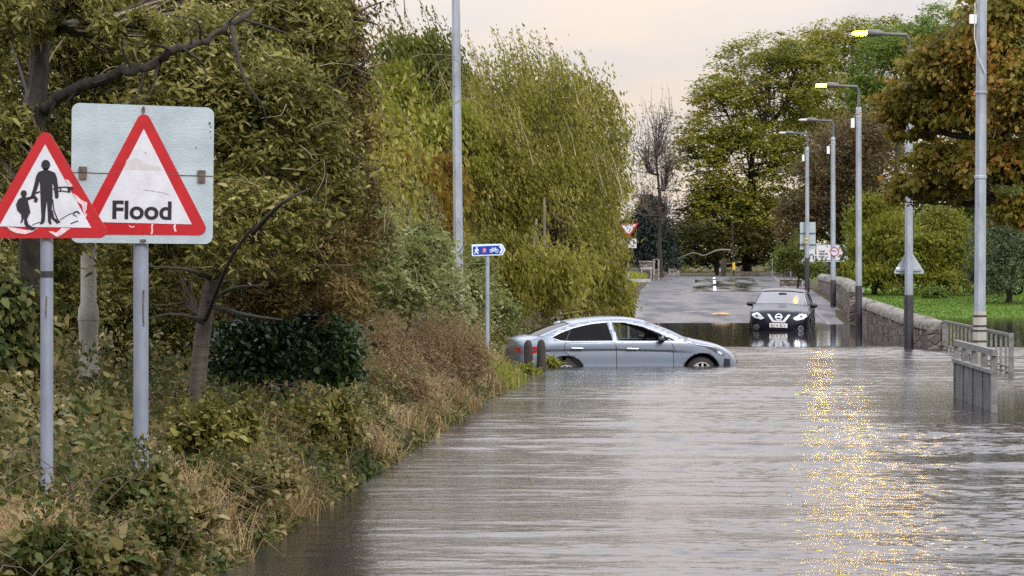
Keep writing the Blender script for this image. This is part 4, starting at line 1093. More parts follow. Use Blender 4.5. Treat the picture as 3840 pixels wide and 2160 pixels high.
    c.front_patch('lower_grille', [(-.56, .52), (.56, .52), (.50, .35), (-.50, .35)], PLASTK, .006, -1, .04)
    xm = c.S[-3][2] + .035
    pl = MB().box((0, 0, 0), (.02, .53, .125)).build('number_plate', PLATEW, root, bevel=.006); pl.location = (xm, 0, .505)
    tx = text_obj('EJ14 SLV', .082, SIGNK, root, (xm + .0115, 0, .464), name='plate_lettering', bold=.018, width=.45)
    tx.rotation_euler = (0, 0, R(90)); tx.parent = pl; tx.location = (.0115, 0, -.041)
    MB().box((-.1, 0, .28), (3.0, 1.5, .06)).build('floor_pan', CABIN, root)
    for sd in (-1, 1): MB().box((-.2, sd * .79, .64), (2.2, .03, .70)).build('door_card', CABIN, root)
    MB().box((.95, 0, .92), (.45, 1.45, .22)).build('dashboard', CABIN, root, bevel=.05)
    for y in (-.38, .38): c.seat(.05, y, .48, CABINL); c.seat(-.85, y, .50, CABINL)
    m = MB(); m.tube([Vector((.55 + .06 * math.sin(t), -.38 + .185 * math.cos(t), 1.02 + .175 * math.sin(t))) for t in np.linspace(0, 2 * math.pi, 17)], .016, 8, False).build('steering_wheel', PLASTK, root)
    MB().box((.48, 0, 1.42), (.02, .24, .07)).build('rear_view_mirror', PLASTK, root)
black_car()
# ------------------------------------------------------------------ vegetation
def unit(a): return a / (np.linalg.norm(a, axis=-1, keepdims=True) + 1e-9)
class Leaves:
    def __init__(s): s.c, s.d, s.n, s.l, s.w = [], [], [], [], []
    def add(s, c, d, n, l, w):
        s.c.append(c); s.d.append(unit(d)); s.n.append(n); s.l.append(np.broadcast_to(l, (len(c),))); s.w.append(np.broadcast_to(w, (len(c),)))
    def build(s, name, mat, parent=None, hexa=False):
        C, D, N = np.concatenate(s.c), np.concatenate(s.d), np.concatenate(s.n); l = np.concatenate(s.l)[:, None]; w = np.concatenate(s.w)[:, None]
        S = unit(np.cross(D, N)); U = np.cross(S, D)
        if hexa:
            pts = [C, C + D * l * .28 + S * w * .42 + U * w * .16, C + D * l * .66 + S * w * .36 + U * w * .10, C + D * l - U * l * .12, C + D * l * .66 - S * w * .36 + U * w * .10, C + D * l * .28 - S * w * .42 + U * w * .16]
        else:
            pts = [C, C + D * l * .45 + S * w * .5 + U * w * .12, C + D * l - U * l * .10, C + D * l * .45 - S * w * .5 + U * w * .12]
        k = len(pts); V = np.stack(pts, 1).reshape(-1, 3)
        return link(name, np_mesh(name, V, np.arange(len(V)), k), mat, parent, False)
def rnd(n): return unit(rng.normal(size=(n, 3)))
def leafdirs(style, n, outv):
    r = rng.normal(size=(n, 3))
    if style == 'beech':
        d = unit(outv * [1, 1, .2] + r * [.6, .6, .25] + [0, 0, -.15]); nn = unit(r[:, ::-1] * .45 + [0, -.15, 1])
    elif style == 'willow':
        d = unit(np.array([-.35, -.1, .9]) + r * .45); nn = unit(r[:, ::-1] + [0, -.9, .4])
    elif style == 'windy':
        d = unit(np.array([-.6, -.1, .1]) + r * .85); nn = unit(r[:, ::-1] * 1.1 + [0, -.5, .6])
    elif style == 'droop':
        d = unit(outv * .4 + np.array([0, 0, -.6]) + r * .5); nn = unit(r[:, ::-1] * .8 + outv * .6 + [0, 0, .4])
    else:
        d = unit(outv * .3 + r); nn = unit(r[:, ::-1] * .9 + [0, -.2, .7])
    return d, nn
def tree(name, label, cat, lobes, lm, base=None, group=None, leaf=(.1, .06), ncl=160, per=26, sig=.22, style='random', bark=None, twig=None, tr=.12, spikes=0, slen=1.2, hexa=False, flat=.6, shell=.45, limbs=True, pale=0, trunk_pts=None, twigs=26, gaps=.0, tn=5):
    """lobes: crown masses (px, py, rx, ry, distance[, depth radius px])"""
    LB = []
    for lb in lobes:
        px, py, rx, ry, d = lb[:5]; rd = (lb[5] if len(lb) > 5 else (rx + ry) / 2)
        LB.append((np.array(at(px, py, d)), np.array([rx, rd, ry]) * d / F))
    if base is None:
        c = LB[0][0]; base = (c[0], c[1])
    elif len(base) == 3: p = at(*base); base = (p.x, p.y)
    gz = zg(*base); b0 = np.array([base[0], base[1], gz - .15])
    root = empty(name, b0, label, cat, group)
    vol = np.array([r[0] * r[2] for _, r in LB]); vol /= vol.sum()
    lv = Leaves(); br = QM(); tw = QM(); have = [0, 0]
    top = max(c[2] for c, r in LB); mid = sum(c * v for (c, r), v in zip(LB, vol))
    if trunk_pts is not None:
        tp = np.array([np.array(at(*p)) for p in trunk_pts])
    else:
        tp = np.array([b0, b0 + (mid - b0) * [.15, .15, .35] + rng.normal(0, .04, 3), b0 + (mid - b0) * [.5, .5, .7] + rng.normal(0, .08, 3), mid + [0, 0, .35 * (top - mid[2])]])
    if limbs:
        P = catmull(tp, 4); P = P - b0; br.tube(P, np.linspace(tr, tr * .35, len(P)), 8); have[0] = 1
    for (c, r), v in zip(LB, vol):
        n = max(6, int(ncl * v)); dirs = rnd(n); dirs[:, 2] = np.where(dirs[:, 2] < -.55, -dirs[:, 2], dirs[:, 2])
        rad = (shell + (1 - shell) * rng.random(n)) ** .7
        cl = c + dirs * rad[:, None] * r
        cl[:, 2] = np.maximum(cl[:, 2], gz + .1)
        rs = float(np.mean(r)) * sig
        if limbs:
            f = np.clip((c[2] - .5 * r[2] - b0[2]) / max(tp[-1][2] - b0[2], .1), .15, .95)
            st = tp[0] * (1 - f) + tp[-1] * f if trunk_pts is None else tp[int(round(f * (len(tp) - 1)))]
            lp = catmull(np.array([st, st * .5 + c * .5 + rng.normal(0, .12 * r.mean(), 3) + [0, 0, -.1 * r[2]], c + [0, 0, .3 * r[2]]]), 4)
            br.tube(lp - b0, np.linspace(tr * .5, tr * .16, len(lp)), 6)
            for k in range(min(n, twigs)):
                s = lp[rng.integers(2, len(lp))]; e = cl[k]
                m = (s + e) / 2 + rng.normal(0, .10 * r.mean(), 3)
                q = catmull(np.array([s, m, e]), 3)
                (tw if twig and rng.random() < .6 else br).tube(q - b0, np.linspace(tr * .14, tr * .035, len(q)), tn if twig is None else 4)
                if twig: have[1] = 1
        keep = rng.random(n) > gaps
        cl2, d2 = cl[keep], dirs[keep]
        idx = np.repeat(np.arange(len(cl2)), per); m = len(idx)
        siz = rng.uniform(.5, 1.45, len(cl2))[idx]; csz = rng.uniform(.7, 1.3, len(cl2))[idx]
        pos = cl2[idx] + rng.normal(size=(m, 3)) * (rs * siz)[:, None] * [1, 1, flat]
        pos[:, 2] = np.maximum(pos[:, 2], gz + .03)
        d, nn = leafdirs(style, m, d2[idx])
        sc = rng.uniform(.55, 1.35, m) * csz
        lv.add(pos - b0, d, nn, leaf[0] * sc, leaf[1] * sc)
        ns = int(spikes * v + .5)
        for k in range(ns):
            a = rng.uniform(-1, 1); dz = rng.uniform(.35, .95) * math.sqrt(max(0, 1 - a * a))
            p0 = c + r * [a * .95, rng.uniform(-.5, .5), dz]; ln = slen * rng.uniform(.5, 1.15)
            lean = np.array([-.22, 0, 1]) if style in ('willow', 'windy') else np.array([rng.normal(0, .12), 0, 1])
            q = np.array([p0, p0 + lean * ln * .5 + [rng.normal(0, .03), 0, 0], p0 + lean * ln + [-.1 * ln, 0, 0]])
            (tw if twig else br).tube(q - b0, [tr * .10, tr * .06, tr * .02], 4); have[1 if twig else 0] = 1
            nl = int(per * 1.8); t = rng.random(nl) ** .9
            pos = p0 + (q[2] - p0) * t[:, None] + rng.normal(size=(nl, 3)) * (.02 + .065 * ln * (1 - t))[:, None]
            d, nn = leafdirs(style, nl, np.tile([[0., 0., 1.]], (nl, 1)))
            lv.add(pos - b0, d, nn, leaf[0] * rng.uniform(.4, .8, nl), leaf[1] * rng.uniform(.5, .9, nl))
    if lm is not None and per > 0: lv.build('crown', lm, root, hexa)
    if have[0]: br.build('trunk', bark or BARK, root)
    if have[1]: tw.build('branches', twig or TWIG, root)
    return root
def curls(root_xyz, n, box, mat, name, parent, ln=(.3, .8), rad=.006):
    """thin bare crooked twigs inside a box ((x0,x1),(y0,y1),(z0,z1)) in local space"""
    q = QM()
    for i in range(n):
        p = np.array([rng.uniform(*b) for b in box]); d = unit(rng.normal(size=3) * [1, .6, .8]); l = rng.uniform(*ln); pts = [p]
        for k in range(4):
            d = unit(d + rng.normal(size=3) * .28); pts.append(pts[-1] + d * l / 4)
        q.tube(catmull(pts, 2), np.linspace(rad, rad * .4, 9), 4)
    return q.build(name, mat, parent)
G_ = lambda *c: [tuple(v) for v in c]
LM_NEAR = leafmat('olive_leaves', G_((.018, .021, .006), (.054, .056, .013), (.105, .102, .026), (.19, .175, .058), (.33, .30, .14)), .25, scale=1.4)
LM_DARK = leafmat('dark_evergreen_leaves', G_((.008, .016, .006), (.016, .032, .010), (.032, .055, .016), (.065, .085, .035)), .12, .35, spec=.4)
LM_BROWN = leafmat('browning_leaves', G_((.030, .022, .008), (.070, .052, .018), (.12, .090, .030), (.20, .155, .070)), .25, scale=1.2)
LM_WILLOW = leafmat('willow_leaves', G_((.042, .044, .011), (.115, .110, .022), (.195, .180, .040), (.31, .29, .11)), .35, scale=.9)
LM_PALE = leafmat('pale_green_leaves', G_((.042, .052, .014), (.090, .105, .030), (.155, .17, .065), (.30, .31, .18)), .35)
LM_GREEN = leafmat('mid_green_leaves', G_((.026, .036, .009), (.054, .066, .015), (.092, .100, .024), (.14, .14, .035)), .3)
LM_ORANGE = leafmat('amber_leaves', G_((.065, .045, .012), (.12, .080, .018), (.17, .110, .026), (.22, .16, .05)), .35)
LM_BEECH = leafmat('beech_leaves', G_((.050, .062, .012), (.095, .108, .018), (.145, .150, .028), (.20, .18, .035), (.20, .13, .03)), .3, scale=.25)
LM_BRIGHT = leafmat('bright_green_leaves', G_((.055, .085, .018), (.095, .135, .028), (.14, .18, .042)), .35)
LM_RUSSET = leafmat('russet_leaves', G_((.034, .025, .014), (.068, .047, .023), (.100, .072, .033), (.125, .098, .045)), .25)
LM_MAPLE = leafmat('maple_leaves', G_((.055, .054, .011), (.100, .090, .017), (.135, .115, .024), (.18, .130, .030), (.27, .115, .040)), .35, scale=.6)
LM_CONIF = leafmat('conifer_needles', G_((.006, .010, .008), (.012, .018, .014), (.024, .030, .022)), .05)
LM_YELLOW = leafmat('yellow_green_leaves', G_((.055, .062, .010), (.10, .11, .016), (.15, .155, .03), (.20, .19, .05)), .35)
LM_GREY = leafmat('grey_green_leaves', G_((.045, .055, .03), (.08, .095, .05), (.12, .14, .075)), .25)
LM_GRASS = leafmat('dead_grass_blades', G_((.085, .058, .024), (.17, .12, .055), (.26, .19, .09), (.34, .27, .15)), .3, scale=1.2)
LM_BRAMBLE = leafmat('bramble_leaves', G_((.016, .026, .008), (.040, .055, .016), (.078, .080, .026), (.13, .105, .042), (.26, .22, .11)), .2, scale=1.0)
LM_TURF = leafmat('verge_grass_blades', G_((.08, .10, .015), (.15, .16, .025), (.22, .21, .05)), .3)
# --- near left thicket
WOOD = 'trees crowding the left bank'
tree('cherry_tree', 'dark cherry tree with banded trunk and forked limbs right of the Flood sign', 'tree', [(760, 420, 330, 420, 29.5), (1010, 520, 300, 340, 29), (980, 900, 240, 250, 28.5), (640, 1020, 230, 220, 30), (1090, 180, 230, 260, 30), (1200, 720, 150, 240, 29.5)],
     LM_NEAR, (745, 1560, 29), WOOD, (.068, .026), 1100, 46, .125, 'windy', BARKC, TWIG, .080, hexa=True, trunk_pts=[(735, 1640, 29), (745, 1400, 29), (770, 1180, 29), (800, 1040, 29), (880, 860, 29), (960, 620, 29.2), (1040, 300, 29.5), (1100, -80, 30)], twigs=30)
t = tree('ash_tree', 'mossy-limbed tree whose long dark bough slants above the Flood sign', 'tree', [(150, 250, 380, 420, 31), (520, 150, 380, 300, 31.5), (80, 760, 260, 330, 30.5), (900, -20, 420, 240, 31), (330, 620, 300, 280, 33), (50, 90, 170, 150, 28.0), (270, 30, 210, 110, 27.4), (40, 560, 130, 160, 27.8), (480, 110, 150, 70, 27.0)],
     LM_NEAR, (130, 1500, 31), WOOD, (.070, .028), 1450, 46, .125, 'random', BARK, TWIG, .13, hexa=True, trunk_pts=[(110, 1620, 29), (118, 1100, 28.6), (122, 640, 28.2), (140, 380, 28.1), (165, 100, 28.4), (200, -300, 29)], twigs=22)
b = QM(); pts = catmull(np.array([np.array(at(*p)) for p in [(128, 440, 28.2), (180, 392, 28.0), (260, 345, 27.8), (330, 318, 27.5), (420, 286, 27.3), (500, 262, 27.2), (580, 232, 27.3), (650, 186, 27.2), (715, 172, 27.3), (790, 140, 27.4), (860, 96, 27.4), (945, 40, 27.6)]]), 4)
pts = pts + rng.normal(0, .012, pts.shape)
b.tube(pts - np.array(t.location), np.linspace(.056, .020, len(pts)) * rng.uniform(.85, 1.2, len(pts)), 8)
for k in range(6, 44, 2):
    p = pts[k]; dd = rng.normal(size=3) * [1, .5, 1]; dd[2] = abs(dd[2]) * rng.choice([-1, 1, 1]); l = rng.uniform(.2, .6)
    b.tube(catmull(np.array([p, p + unit(dd) * l * .5 + rng.normal(0, .04, 3), p + unit(dd) * l]), 3) - np.array(t.location), np.linspace(.014, .003, 7), 5)
pts = catmull(np.array([np.array(at(*p)) for p in [(870, 100, 27.4), (885, 180, 27.2), (905, 260, 27.1), (935, 330, 27.0), (985, 400, 27.0), (1000, 470, 27.1)]]), 4)
b.build('bough', BARK, t); b = QM(); b.tube(pts - np.array(t.location), np.linspace(.022, .008, len(pts)), 6); b.build('bough', BARK, t)
curls(None, 130, ((-1.6, 3.6), (-3.8, -1.6), (1.6, 5.0)), TWIG, 'branches', t, (.2, .6), .005)['kind'] = 'stuff'
t = tree('hawthorn', 'brown-leaved thorny tree leaning out towards the tall lamp column', 'tree', [(1180, 560, 230, 420, 33), (1280, 850, 170, 260, 34), (1130, 950, 220, 180, 32), (1120, 1120, 240, 110, 33), (900, 1130, 150, 110, 33), (1300, 1150, 110, 130, 34), (1220, 200, 160, 260, 33), (1310, 120, 60, 120, 33)],
     LM_BROWN, (1060, 1450, 37.5), WOOD, (.064, .026), 960, 42, .15, 'windy', BARK, TWIGB, .06, hexa=True, twigs=40)
curls(None, 80, ((-.9, 2.2), (-7.2, -4.5), (1.7, 3.9)), TWIG, 'branches', t, (.2, .55), .0048)['kind'] = 'stuff'
for P_ in ([(1250, 330, 32.5), (1262, 230, 32.4), (1270, 140, 32.5), (1330, 70, 32), (1375, 30, 32), (1440, 5, 32)], [(1330, 70, 32), (1380, 80, 32), (1420, 95, 32)], [(1240, 300, 32.5), (1330, 265, 32), (1400, 200, 32)], [(770, 1200, 28.8), (850, 1000, 27.2), (910, 900, 26.8), (960, 840, 26.6)], [(765, 1210, 29), (700, 1185, 28), (620, 1180, 27.8), (540, 1200, 27.8)], [(780, 1130, 29), (880, 1080, 27.5), (1000, 1070, 27)], [(800, 1150, 29), (920, 1180, 27.5), (1060, 1200, 27)], [(960, 860, 27), (1060, 760, 26.5), (1180, 700, 26.5)], [(780, 1040, 29), (700, 1010, 27.5), (560, 1000, 27)]):
    b = QM(); pts = catmull(np.array([np.array(at(*p)) for p in P_]), 4); b.tube(pts - np.array(t.location), np.linspace(.024, .006, len(pts)), 6); b.build('bough', BARK, t)
lv = Leaves(); tips = np.array([np.array(at(*p)) for p in [(1350, 60, 32), (1380, 85, 32), (1420, 95, 32), (1440, 5, 32), (1400, 20, 32), (1330, 130, 32), (1300, 40, 32), (1320, 200, 32), (1390, 215, 32)]])
ii = np.repeat(np.arange(len(tips)), 16); d, nn = leafdirs('droop', len(ii), np.tile([[1., 0, 0]], (len(ii), 1)))
lv.add(tips[ii] + rng.normal(size=(len(ii), 3)) * .09 - np.array(t.location), d, nn, .085 * rng.uniform(.7, 1.2, len(ii)), .032); lv.build('crown', LM_BROWN, t, True)
tree('holly_bush', 'dark glossy evergreen bush low on the bank, right of the cherry trunk', 'bush', [(1120, 1310, 200, 165, 35), (970, 1345, 180, 150, 34.5), (1250, 1370, 110, 105, 35.5)], LM_DARK, (1100, 1500, 35), None, (.075, .045), 460, 34, .22, 'random', BARK, None, .05, hexa=True, twigs=10, spikes=34, slen=.42, gaps=.12)
tree('hazel_bush', 'olive bush filling the gap between the two sign posts', 'bush', [(420, 1120, 330, 300, 37), (640, 1300, 220, 200, 37), (140, 1150, 260, 330, 36)], LM_NEAR, (420, 1500, 37), WOOD, (.065, .034), 760, 36, .15, 'random', BARK, TWIGB, .05, hexa=True, twigs=30)
tree('elder_bush', 'leafy bush at the left picture edge beside the pedestrian sign post', 'bush', [(-30, 1280, 190, 260, 27), (40, 1560, 150, 150, 26)], LM_BRAMBLE, (0, 1700, 27), WOOD, (.085, .055), 260, 30, .18, 'droop', BARK, TWIGB, .04, hexa=True, twigs=20)
tree('background_tree', 'tall shadowed tree behind the mossy bough', 'tree', [(100, 350, 480, 520, 42), (620, 300, 420, 480, 43), (1000, 600, 330, 520, 44), (300, 950, 480, 400, 43), (850, 1120, 360, 300, 42)], LM_NEAR, (500, 1480, 43), WOOD, (.13, .075), 900, 28, .2, 'random', BARK, None, .16, twigs=10, shell=.3)
# --- shrubs along the bank
tree('sallow_bush', 'pale-leaved willow bush bending in the wind left of the tall lamp column', 'bush', [(1480, 1090, 190, 210, 52), (1600, 1010, 130, 170, 55), (1380, 1000, 150, 220, 50), (1660, 1150, 110, 150, 56)], LM_PALE, (1500, 1380, 53), None, (.11, .040), 760, 26, .13, 'windy', BARK, TWIG, .05, spikes=40, slen=.8, twigs=30)
tree('sallow_bush', 'pale-leaved willow shoots between the tall lamp column and the blue sign', 'bush', [(1770, 1180, 90, 180, 71), (1870, 1230, 90, 130, 73), (1800, 1060, 70, 100, 73)], LM_PALE, (1790, 1380, 72), None, (.10, .045), 260, 30, .18, 'windy', BARK, TWIG, .05, spikes=14, slen=.8, twigs=24)
tree('dead_bracken', 'rust-brown dead bracken heap on the bank left of the blue sign', 'bush', [(1560, 1400, 200, 120, 48), (1690, 1380, 150, 110, 52), (1470, 1480, 150, 90, 43), (1420, 1350, 110, 90, 47), (1600, 1480, 120, 60, 47)], leafmat('bracken_fronds', G_((.060, .040, .021), (.125, .086, .046), (.20, .145, .080), (.29, .23, .135)), .15, .8), (1560, 1480, 48), None, (.085, .011), 900, 40, .16, 'random', BARK, TWIGB, .03, twigs=60, spikes=260, slen=.55, gaps=.15)
# --- mid-distance mass beyond the blue sign
MID = 'trees in the middle distance left of the road'
tree('willow', 'broad olive willow with wind-swept top behind the blue sign', 'tree', [(1960, 560, 290, 360, 98), (2160, 620, 230, 330, 100), (1830, 700, 200, 330, 96), (2050, 830, 330, 300, 97), (2245, 770, 125, 270, 102), (2180, 980, 190, 140, 99)], LM_WILLOW, (2050, 1200, 99), MID, (.135, .048), 3000, 30, .075, 'willow', BARKP, M('willow_wand', (.30, .25, .15), .8, 0, .3, 6), .20, spikes=150, slen=1.3, twigs=90, flat=1.7, shell=.30, gaps=.33)
tree('poplar', 'taller green poplar with upright feathery shoots behind the tall lamp column', 'tree', [(1560, 350, 200, 230, 122), (1480, 520, 170, 260, 120), (1680, 480, 130, 240, 121), (1560, 620, 200, 200, 118)], LM_GREEN, (1560, 1100, 120), MID, (.18, .085), 980, 26, .12, 'willow', BARK, None, .18, spikes=34, slen=2.2, twigs=14)
tree('amber_birch', 'amber-leaved birch between the cherry tree and the tall lamp column', 'tree', [(1560, 790, 140, 150, 80), (1640, 720, 110, 130, 81), (1500, 700, 110, 110, 82), (1600, 900, 110, 120, 79)], LM_ORANGE, (1590, 1250, 80), MID, (.13, .07), 420, 32, .18, 'willow', BARKP, TWIG, .09, spikes=12, slen=.9, twigs=26)
tree('alder', 'yellow-green alder left of the lamp column, beneath the tall poplar', 'tree', [(1480, 500, 130, 260, 92), (1420, 640, 110, 280, 88), (1620, 620, 140, 160, 95), (1720, 600, 120, 200, 94), (1400, 880, 120, 160, 80)], LM_YELLOW, (1480, 1250, 90), MID, (.15, .07), 760, 26, .13, 'willow', BARK, None, .12, spikes=16, slen=1.0, twigs=14)
tree('osier_thicket', 'low olive thicket with pale stems above the silver car roof', 'bush', [(2010, 1110, 210, 150, 84), (2200, 1130, 180, 130, 90), (1880, 1090, 120, 190, 82), (2300, 1130, 85, 80, 100), (2260, 1180, 120, 70, 92)], LM_WILLOW, (2080, 1220, 88), MID, (.15, .055), 860, 26, .13, 'willow', BARKP, M('osier_wand', (.30, .25, .15), .8, 0, .3, 6), .085, spikes=90, slen=.8, twigs=60, flat=1.3)
for px, y0, y1, d in ((2010, 1080, 820, 90), (2052, 1090, 740, 91), (1950, 1090, 880, 89), (2320, 1060, 800, 112)):
    q = QM(); a, b = np.array(at(px, y0, d)), np.array(at(px + random.uniform(-15, 25), y1, d))
    a[2] = zg(a[0], a[1]) - .1
    P = catmull(np.array([a, (a + b) / 2 + [random.uniform(-.12, .12), 0, 0], b]), 4)
    q.tube(P, np.linspace(.075, .03, len(P)), 7)
    tag(q.build('pale_stem', BARKP), {2010: 'short pale birch stem right of the blue sign', 2052: 'taller pale birch stem above the silver car, topmost of the pale stems', 1950: 'thin pale stem nearest the blue sign post', 2320: 'pale stem beside the give-way sign'}[px], 'tree stem')
# --- far end
tree('bare_tree', 'bare grey tree with fine twigs against the sky, left of the big beech', 'tree', [(2475, 500, 80, 110, 210), (2420, 600, 90, 110, 210), (2510, 640, 70, 130, 210), (2400, 760, 70, 100, 210), (2490, 800, 80, 100, 210)], LM_RUSSET, (2480, 1000, 210), None, (.16, .08), 420, 3, .25, 'random', BARK, M('grey_twig', (.13, .11, .10), .8), .17, spikes=90, slen=1.6, twigs=90)
tree('dark_conifer', 'near-black conifer at the left of the road crest', 'tree', [(2445, 800, 55, 70, 222), (2440, 900, 80, 100, 221), (2470, 970, 75, 80, 220), (2400, 960, 60, 70, 221)], LM_CONIF, (2445, 1040, 221), None, (.24, .09), 360, 36, .2, 'droop', BARK, None, .2, twigs=6)
FARW = 'broadleaf trees beyond the junction'
tree('beech_tree', 'largest beech, layered olive crown rising to the right above the junction', 'tree', [(2880, 330, 230, 210, 262), (2720, 470, 170, 200, 260), (2990, 300, 170, 170, 264), (2640, 640, 140, 190, 258), (2800, 640, 230, 200, 258), (2960, 560, 190, 200, 262), (2700, 850, 170, 150, 256), (2880, 850, 190, 150, 258)], LM_BEECH, (2800, 1040, 260), FARW, (.27, .155), 1500, 40, .11, 'beech', BARK, None, .42, twigs=26, flat=.34, gaps=.06, shell=.4)
tree('beech_tree', 'second broad beech right of the largest, behind the lit lamps', 'tree', [(3120, 300, 180, 220, 275), (3220, 250, 170, 190, 276), (3080, 560, 160, 200, 272), (3340, 180, 130, 120, 280), (3270, 470, 170, 190, 274), (3360, 640, 150, 170, 272), (3150, 740, 160, 170, 273)], LM_BEECH, (3120, 1040, 275), FARW, (.27, .155), 1250, 40, .13, 'beech', BARK, None, .40, twigs=18, flat=.32, gaps=.1)
tree('sycamore', 'bright green tree behind the post with the triangular sign', 'tree', [(3330, 270, 150, 170, 250), (3480, 220, 160, 150, 252), (3260, 420, 110, 130, 250), (3560, 120, 140, 110, 255)], LM_BRIGHT, (3350, 1040, 250), FARW, (.24, .14), 560, 40, .15, 'beech', BARK, None, .35, twigs=12, flat=.5)
tree('russet_tree', 'brown half-bare tree behind the lamp columns, centre right', 'tree', [(3170, 640, 150, 200, 215), (3060, 760, 120, 170, 214), (3260, 620, 120, 200, 216), (3180, 830, 150, 120, 214), (2990, 850, 90, 110, 213)], LM_RUSSET, (3150, 1050, 215), FARW, (.22, .13), 760, 28, .17, 'random', BARK, TWIGB, .3, twigs=50)
tree('junction_trees', 'dark green tree closing the view straight over the road crest', 'tree', [(2600, 930, 130, 110, 252), (2760, 940, 130, 110, 254), (2900, 950, 110, 100, 256), (2680, 820, 140, 120, 258), (2500, 930, 130, 110, 258), (2420, 910, 110, 120, 262)], leafmat('dark_olive_leaves', G_((.014, .018, .005), (.034, .034, .008), (.058, .050, .012)), .2), (2700, 1042, 254), FARW, (.28, .16), 760, 30, .17, 'beech', BARK, None, .3, twigs=12, flat=.4)  # leaf palette is a darker olive than that of the near trees
SHR = 'shrubs behind the wall and lawn'
tree('privet_bush', 'yellow-green bush behind the wall, left of the triangular sign', 'bush', [(3285, 850, 100, 110, 152), (3350, 940, 120, 130, 150), (3260, 960, 80, 110, 151), (3300, 1060, 120, 60, 148), (3225, 1045, 85, 55, 150)], LM_YELLOW, (3280, 1110, 150), SHR, (.17, .08), 620, 30, .14, 'willow', BARK, None, .14, spikes=26, slen=.9, twigs=8)
tree('broad_shrub', 'rounded mid-green shrub behind the triangular sign on the lawn edge', 'bush', [(3520, 900, 150, 110, 150), (3440, 980, 120, 130, 148), (3600, 990, 110, 120, 149), (3540, 1070, 140, 50, 147)], LM_YELLOW, (3520, 1105, 148), SHR, (.17, .09), 620, 30, .14, 'random', BARK, None, .14, twigs=8, spikes=16, slen=.6)
tree('grey_shrub', 'grey-green shrub at the right picture edge behind the nearest lamp column', 'bush', [(3760, 920, 130, 130, 138), (3840, 1030, 150, 140, 137), (3710, 1050, 80, 100, 138), (3900, 860, 130, 150, 140)], LM_GREY, (3780, 1160, 138), SHR, (.15, .075), 620, 32, .14, 'random', BARK, None, .14, twigs=8, spikes=10, slen=.5)
tree('dark_shrub', 'dark dense shrub under the maple boughs at far right', 'bush', [(3700, 760, 170, 130, 185), (3560, 760, 140, 110, 186), (3850, 700, 170, 160, 188), (3420, 780, 120, 130, 187)], LM_GREEN, (3700, 1090, 185), SHR, (.22, .12), 520, 28, .18, 'random', BARK, None, .2, twigs=8)
tree('garden_fern', 'small blue-green plant clump on the lawn edge', 'plant', [(3505, 1104, 55, 22, 143)], LM_BRIGHT, (3505, 1122, 143), None, (.18, .07), 40, 30, .25, 'droop', BARK, None, .03, limbs=False)
tree('ivy_bush', 'ivy bush swallowing the posts of the direction sign', 'bush', [(2960, 985, 50, 60, 172), (2995, 945, 32, 40, 173), (3050, 1025, 70, 34, 172), (2935, 965, 30, 30, 173)], LM_GREEN, (2990, 1070, 172), None, (.12, .09), 260, 30, .2, 'random', BARK, None, .06, twigs=6, spikes=26, slen=.7, gaps=.1)
t = tree('maple_tree', 'autumn maple with orange-tinged boughs hanging over the right-hand lamp columns', 'tree', [(3600, 260, 210, 140, 71), (3760, 130, 170, 190, 70), (3450, 390, 170, 100, 72), (3640, 430, 180, 100, 71), (3560, 640, 180, 90, 71), (3440, 720, 110, 70, 72), (3760, 620, 170, 100, 70), (3850, 380, 180, 190, 69), (3420, 480, 110, 70, 72), (3640, 730, 110, 60, 71), (3830, 800, 110, 80, 70)], LM_MAPLE, (4080, 1250, 70), None, (.115, .10), 1150, 24, .16, 'droop', BARK, None, .22, twigs=14, flat=.5, hexa=True)
tree('oak_tree', 'tall olive tree filling the sky behind the maple boughs', 'tree', [(3700, 330, 200, 260, 196), (3860, 200, 200, 260, 196), (3560, 480, 150, 180, 198), (3840, 520, 180, 220, 195), (3660, 620, 170, 150, 197)], LM_BEECH, (3750, 1080, 196), FARW, (.24, .15), 640, 30, .16, 'random', BARK, None, .35, twigs=16)
# --- far-off wood as one mass, and the thicket behind the left bank
def mass(name, n, mat, pts, leaf, style='random', flat=1.0, kind='stuff', hexa=False, label=None):
    lv = Leaves(); d, nn = leafdirs(style, len(pts), rnd(len(pts)))
    sc = rng.uniform(.6, 1.35, len(pts)); lv.add(pts, d, nn, leaf[0] * sc, leaf[1] * sc)
    return tag(lv.build(name, mat, None, hexa), kind=kind)
n = 60000
xp = rng.uniform(-75, 75, n); y = rng.uniform(296, 318, n)
hh = 6.0 + 2.2 * np.sin(xp * .21) + 1.6 * np.sin(xp * .57 + 1) + rng.normal(0, .5, n)
z = zroad(y) + rng.random(n) ** .8 * hh
mass('distant_wood', n, LM_BEECH, np.stack([xp + K * y, y, z], -1), (.5, .3), 'beech')
n = 60000
y = rng.uniform(60, 170, n); xp = -6.0 - rng.random(n) * 4 - (y - 60) * .012
hh = 4.2 + 1.0 * np.sin(y * .35) + .7 * np.sin(y * 1.1 + 2)
z = .6 + rng.random(n) ** .85 * hh
mass('roadside_thicket', n, LM_WILLOW, np.stack([xp + K * y, y, z], -1), (.17, .07), 'willow')
n = 50000
xp = rng.uniform(8, 60, n); y = rng.uniform(196, 215, n); hh = 4.5 + 1.6 * np.sin(xp * .4) + rng.normal(0, .4, n)
mass('hedge_undergrowth', n, LM_GREEN, np.stack([xp + K * y, y, .9 + rng.random(n) * hh], -1), (.28, .15))
